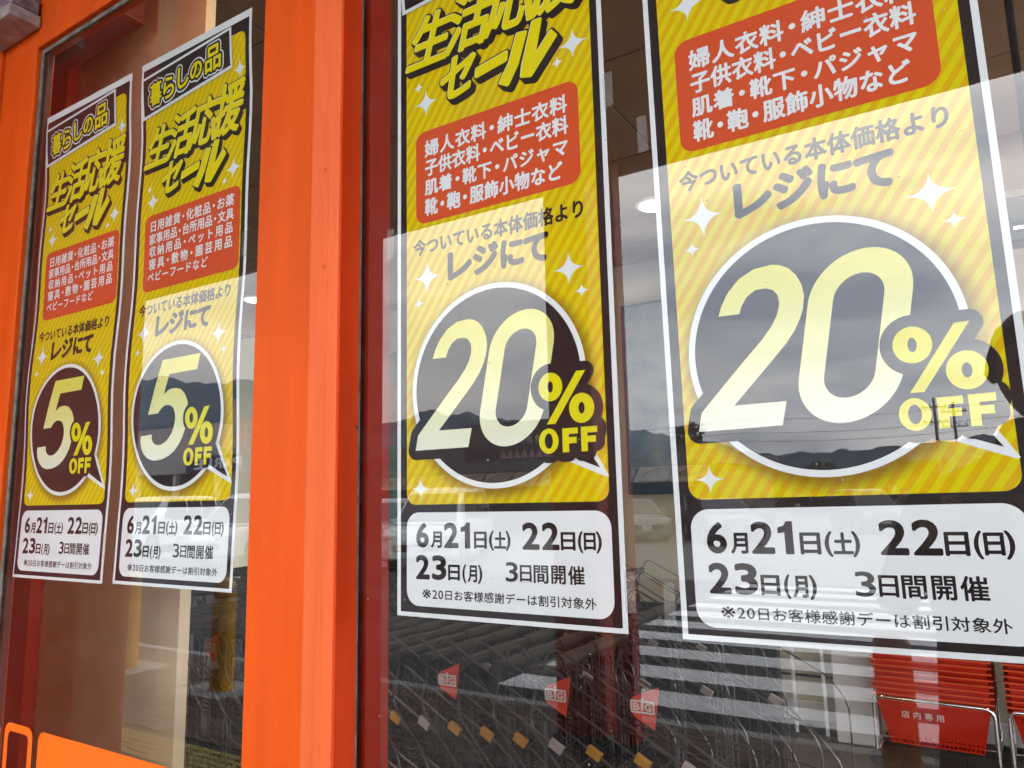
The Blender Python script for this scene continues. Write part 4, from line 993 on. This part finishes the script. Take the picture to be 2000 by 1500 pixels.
# ------------------------------------------------------------------ trees beyond the car park (mirrored)
LEAFM = [mat('leaf_dark', (.030, .055, .020), .7, .3), mat('leaf_mid', (.055, .085, .028), .7, .3), mat('leaf_warm', (.10, .10, .035), .7, .3)]
BARK = mat('bark', (.10, .075, .055), .9)
def tree_meshes(seed, h, r):
    rnd = random.Random(seed); tk = MB(); tk.tube([(0, 0, 0), (.05, .03, h*.3), (-.03, .05, h*.55), (.04, 0, h*.85)], [.16, .12, .08, .02], BARK, 8)
    for k_ in range(6):
        a = rnd.uniform(0, 6.28); z = h*rnd.uniform(.3, .7); tk.tube([(0, 0, z), (cos(a)*r*.4, sin(a)*r*.4, z+h*.12), (cos(a)*r*.75, sin(a)*r*.75, z+h*.2)], [.06, .04, .015], BARK, 5)
    cr_ = MB(); cl_ = [(Vector((rnd.gauss(0, r*.42), rnd.gauss(0, r*.42), h*rnd.uniform(.32, .98))), r*rnd.uniform(.22, .42)) for _ in range(22)]
    for c, rad in cl_:
        f = 1-abs(c.z/h-.55)*.9; c = Vector((c.x*f, c.y*f, c.z)); m_ = rnd.choice(LEAFM)
        for _ in range(70):
            d = Vector((rnd.gauss(0, 1), rnd.gauss(0, 1), rnd.gauss(0, 1))).normalized()*rad*rnd.uniform(.55, 1.05); p = c+d
            s_ = rnd.uniform(.10, .22); u = Vector((rnd.gauss(0, 1), rnd.gauss(0, 1), rnd.gauss(0, 1))).normalized(); v = u.orthogonal().normalized()
            cr_.add([p-u*s_, p-v*s_*.6, p+u*s_, p+v*s_*.6], [(0, 1, 2, 3)], m_)
    return tk.mesh('trunk'), cr_.mesh('crown')
TM = [tree_meshes(s, 5.0, 1.9) for s in (1, 2, 3)]
tnames = ['rounded', 'ragged', 'spreading']
trs = [(-14.6, -47, 1.15, 'tall dark tree mirrored just left of the largest poster')]
rnd = random.Random(21); k_ = 0
for i in range(17):
    az_ = -16+i*1.25; D = 58+rnd.uniform(-5, 6); s_ = rnd.uniform(.55, .85)
    trs.append((CAM.x+D*tan(R(az_)), -D, s_, '%s tree, number %s from the left in the mirrored tree line' % (tnames[i % 3], ['one', 'two', 'three', 'four', 'five', 'six', 'seven', 'eight', 'nine', 'ten', 'eleven', 'twelve', 'thirteen', 'fourteen', 'fifteen', 'sixteen', 'seventeen'][i])))
for i, (x, y, s_, lab) in enumerate(trs):
    t = empty('tree', (x, y, -.1), lab, 'tree', 'trees beyond the car park'); t.scale = (s_, s_, s_); t.rotation_euler.z = i*1.3
    link('trunk', TM[i % 3][0], t); link('crown', TM[i % 3][1], t)
hd = MB(); rnd = random.Random(5); V = []
for i in range(5200):
    x = rnd.uniform(-34, 18); z = rnd.uniform(0, 1.15)**1.0*(1+.25*sin(x*1.1)); p = Vector((x, -52+rnd.uniform(-.7, .7), z)); s_ = rnd.uniform(.1, .2)
    u = Vector((rnd.gauss(0, 1), rnd.gauss(0, 1), rnd.gauss(0, 1))).normalized(); v = u.orthogonal().normalized(); hd.add([p-u*s_, p-v*s_, p+u*s_, p+v*s_], [(0, 1, 2, 3)], LEAFM[i % 3])
hd.link('hedge', label='low clipped green hedge along the far side of the car park', cat='hedge')
# utility poles
PM = mat('concrete_pole', (.22, .21, .20), .8)
def upole(x, y, h, lab):
    t = empty('utility_pole', (x, y, -.1), lab, 'utility pole', 'utility poles beyond the car park')
    q = MB(); q.tube([(0, 0, 0), (0, 0, h)], [.10, .065], PM, 10); q.link('pole', t)
    for z in (h-.5, h-1.3):
        q = MB(); q.box(-.62, .62, -.04, .04, z-.03, z+.03, PM)
        q.link('crossarm', t)
        for xx in (-.52, -.2, .2, .52):
            q = MB(); q.lathe([(.03, 0), (.05, .07), (.03, .14)], (xx, 0, z+.031), WHT, 8); q.link('insulator', t)
upole(.08, -45, 6.4, 'utility pole mirrored behind the first F of the largest poster'); upole(.95, -45, 6.1, 'utility pole mirrored behind the last F of the largest poster'); upole(-13.5, -45, 5.6, 'concrete utility pole mirrored at the lower left corner of the largest poster')
for i, z in enumerate((5.9, 5.1, 4.6)):
    q = MB(); q.tube([(-40+k_*2.7, -45+.02*i, z+(.6 if k_ < 0 else 0)-.5*abs(sin(k_*pi/5.4))*.6) for k_ in range(24)], .011, RUBBER, 4)
    q.link('power_line', label='%s of three black power lines strung between the poles' % ('highest', 'middle', 'lowest')[i], cat='power line', group='power lines')

# ------------------------------------------------------------------ the photographer, mirrored at the right edge
def person():
    t = empty('person', (1.955, -1.22, 0), 'person in a dark jacket holding up a phone before the window', 'person')
    V = [(0, 0, .98), (0, 0, 1.18), (0, .0, 1.42), (0, .02, 1.56), (0, .05, 1.66),            # pelvis, waist, chest, neck, skull base
         (-.10, 0, .92), (-.11, .02, .50), (-.11, -.02, .09), (-.12, .13, .04),               # left leg
         (.10, 0, .92), (.11, .02, .50), (.11, -.02, .09), (.12, .13, .04),
         (-.20, .0, 1.46), (-.29, .08, 1.22), (-.20, .215, 1.40),                              # arm
         (.20, .0, 1.46), (.25, .08, 1.22), (.05, .215, 1.40)]
    E = [(0, 1), (1, 2), (2, 3), (3, 4), (0, 5), (5, 6), (6, 7), (7, 8), (0, 9), (9, 10), (10, 11), (11, 12), (2, 13), (13, 14), (14, 15), (2, 16), (16, 17), (17, 18)]
    Rr = [.17, .17, .19, .058, .055, .095, .062, .042, .038, .095, .062, .042, .038, .068, .047, .031, .068, .047, .031]
    def skinned(name, V, E, Rr, m, sub=2):
        me = bpy.data.meshes.new(name); me.from_pydata(V, E, []); me.materials.append(m); o = link(name, me, t)
        mo = o.modifiers.new('skin', 'SKIN'); mo.use_smooth_shade = True
        for i, r_ in enumerate(Rr): me.skin_vertices[0].data[i].radius = (r_, r_*.8 if r_ > .12 else r_)
        me.skin_vertices[0].data[0].use_root = True
        s = o.modifiers.new('sub', 'SUBSURF'); s.levels = s.render_levels = sub
        return o
    skinned('body', V, E, Rr, SHIRT)
    # jacket hanging to the thigh
    vs = []; n_ = 28; lv = [(.62, .235, .15), (.80, .235, .155), (1.0, .225, .15), (1.18, .215, .14), (1.36, .235, .145), (1.47, .19, .12)]
    for z, a, b in lv: vs += [(a*cos(2*pi*i/n_)*(1+.02*sin(5*i+z*9)), b*sin(2*pi*i/n_), z) for i in range(n_)]
    fs = [(k*n_+i, k*n_+(i+1) % n_, (k+1)*n_+(i+1) % n_, (k+1)*n_+i) for k in range(len(lv)-1) for i in range(n_)]
    q = MB(); q.add(vs, fs+[tuple(range(n_)), tuple(range((len(lv)-1)*n_, len(lv)*n_))], SHIRT, True); q.link('jacket', t)
    # head
    bm = bmesh.new(); bmesh.ops.create_uvsphere(bm, u_segments=28, v_segments=20, radius=1)
    for v in bm.verts:
        x, y, z = v.co; w_ = .075*(1-.22*max(0, -z)**1.5); v.co = Vector((x*w_, y*.095+(.012 if z < -.3 and y > 0 else 0), z*.118))
        if y > .85 and abs(x) < .22 and -.35 < z < .12: v.co.y += .022*(1-abs(x)/.22)
    q = MB(); q.frombm(bm, SKIN, True); h = q.link('head', t); h.location = (.035, .06, 1.755)
    for s in (-1, 1):
        q = MB(); q.lathe([(.001, -.009), (.009, 0), (.001, .009)], (s*.03, .085, .008), mat('eye_dark', (.03, .02, .02), .2), 10); q.link('eye', h)
        q = MB(); q.tube([(s*.076, -.005, -.02), (s*.084, -.01, .0), (s*.078, -.008, .028)], [.008, .012, .009], SKIN, 8); q.link('ear', h)
    q = MB(); q.tube([(-.022, .094, -.052), (0, .100, -.050), (.022, .094, -.052)], .005, mat('lip', (.35, .12, .10), .5), 6); q.link('mouth', h)
    bm = bmesh.new(); bmesh.ops.create_uvsphere(bm, u_segments=28, v_segments=20, radius=1); rn = random.Random(2)
    for v in bm.verts:
        x, y, z = v.co
        if z < -.1 or (y > .35 and z < .45): v.co = Vector((x*.070, y*.080, z*.105 if z > -.6 else -.07))
        else: v.co = Vector((x*.091, y*.110-.008, z*.135))*(1+rn.uniform(-.03, .03))
    q = MB(); q.frombm(bm, HAIR, True); q.link('hair', h)
    # hands around the phone
    for s, hx, base in ((-1, -.215, Vector((-.20, .215, 1.40))), (1, .01, Vector((.05, .215, 1.40)))):
        tgt = Vector((-.088+s*.058, .285, 1.45))
        o = skinned('hand', [tuple(base), tuple((base+tgt)/2), tuple(tgt)], [(0, 1), (1, 2)], [.028, .034, .030], SKIN)
        for k_ in range(4):
            z = 1.445+k_*.021; ln = (.9, 1.05, 1.0, .8)[k_]
            p0 = tgt+Vector((0, .0, (z-1.485))); p1 = p0+Vector((s*.008, .026, .003)); p2 = p1+Vector((-s*.008, .024*ln, .002)); p3 = p2+Vector((-s*.018*ln, .010, 0))
            q = MB(); q.tube([p0, p1, p2, p3], [.010, .009, .008, .0065], SKIN, 8); q.link('finger', o)
        q = MB(); q.tube([tgt+Vector((0, -.005, -.03)), tgt+Vector((-s*.012, -.012, .005)), tgt+Vector((-s*.03, -.010, .025))], [.012, .0105, .008], SKIN, 8); q.link('thumb', o)
    return t
person()
ph_ = empty('phone', (CAM.x, CAM.y-.02, CAM.z-.03), 'black phone held up by the person mirrored in the window', 'phone')
b = MB(); b.bbox(-.038, .038, -.008, 0, -.10, .055, mat('phone_body', (.015, .015, .017), .15, .5), .0035); b.link('casing', ph_)
b = MB(); b.lathe([(.011, 0), (.011, .0015), (.007, .0016)], (0, 0, 0), RUBBER, 18); o = b.link('camera_lens', ph_); o.location = (.0, .0002, .03); o.rotation_euler = (R(-90), 0, 0)
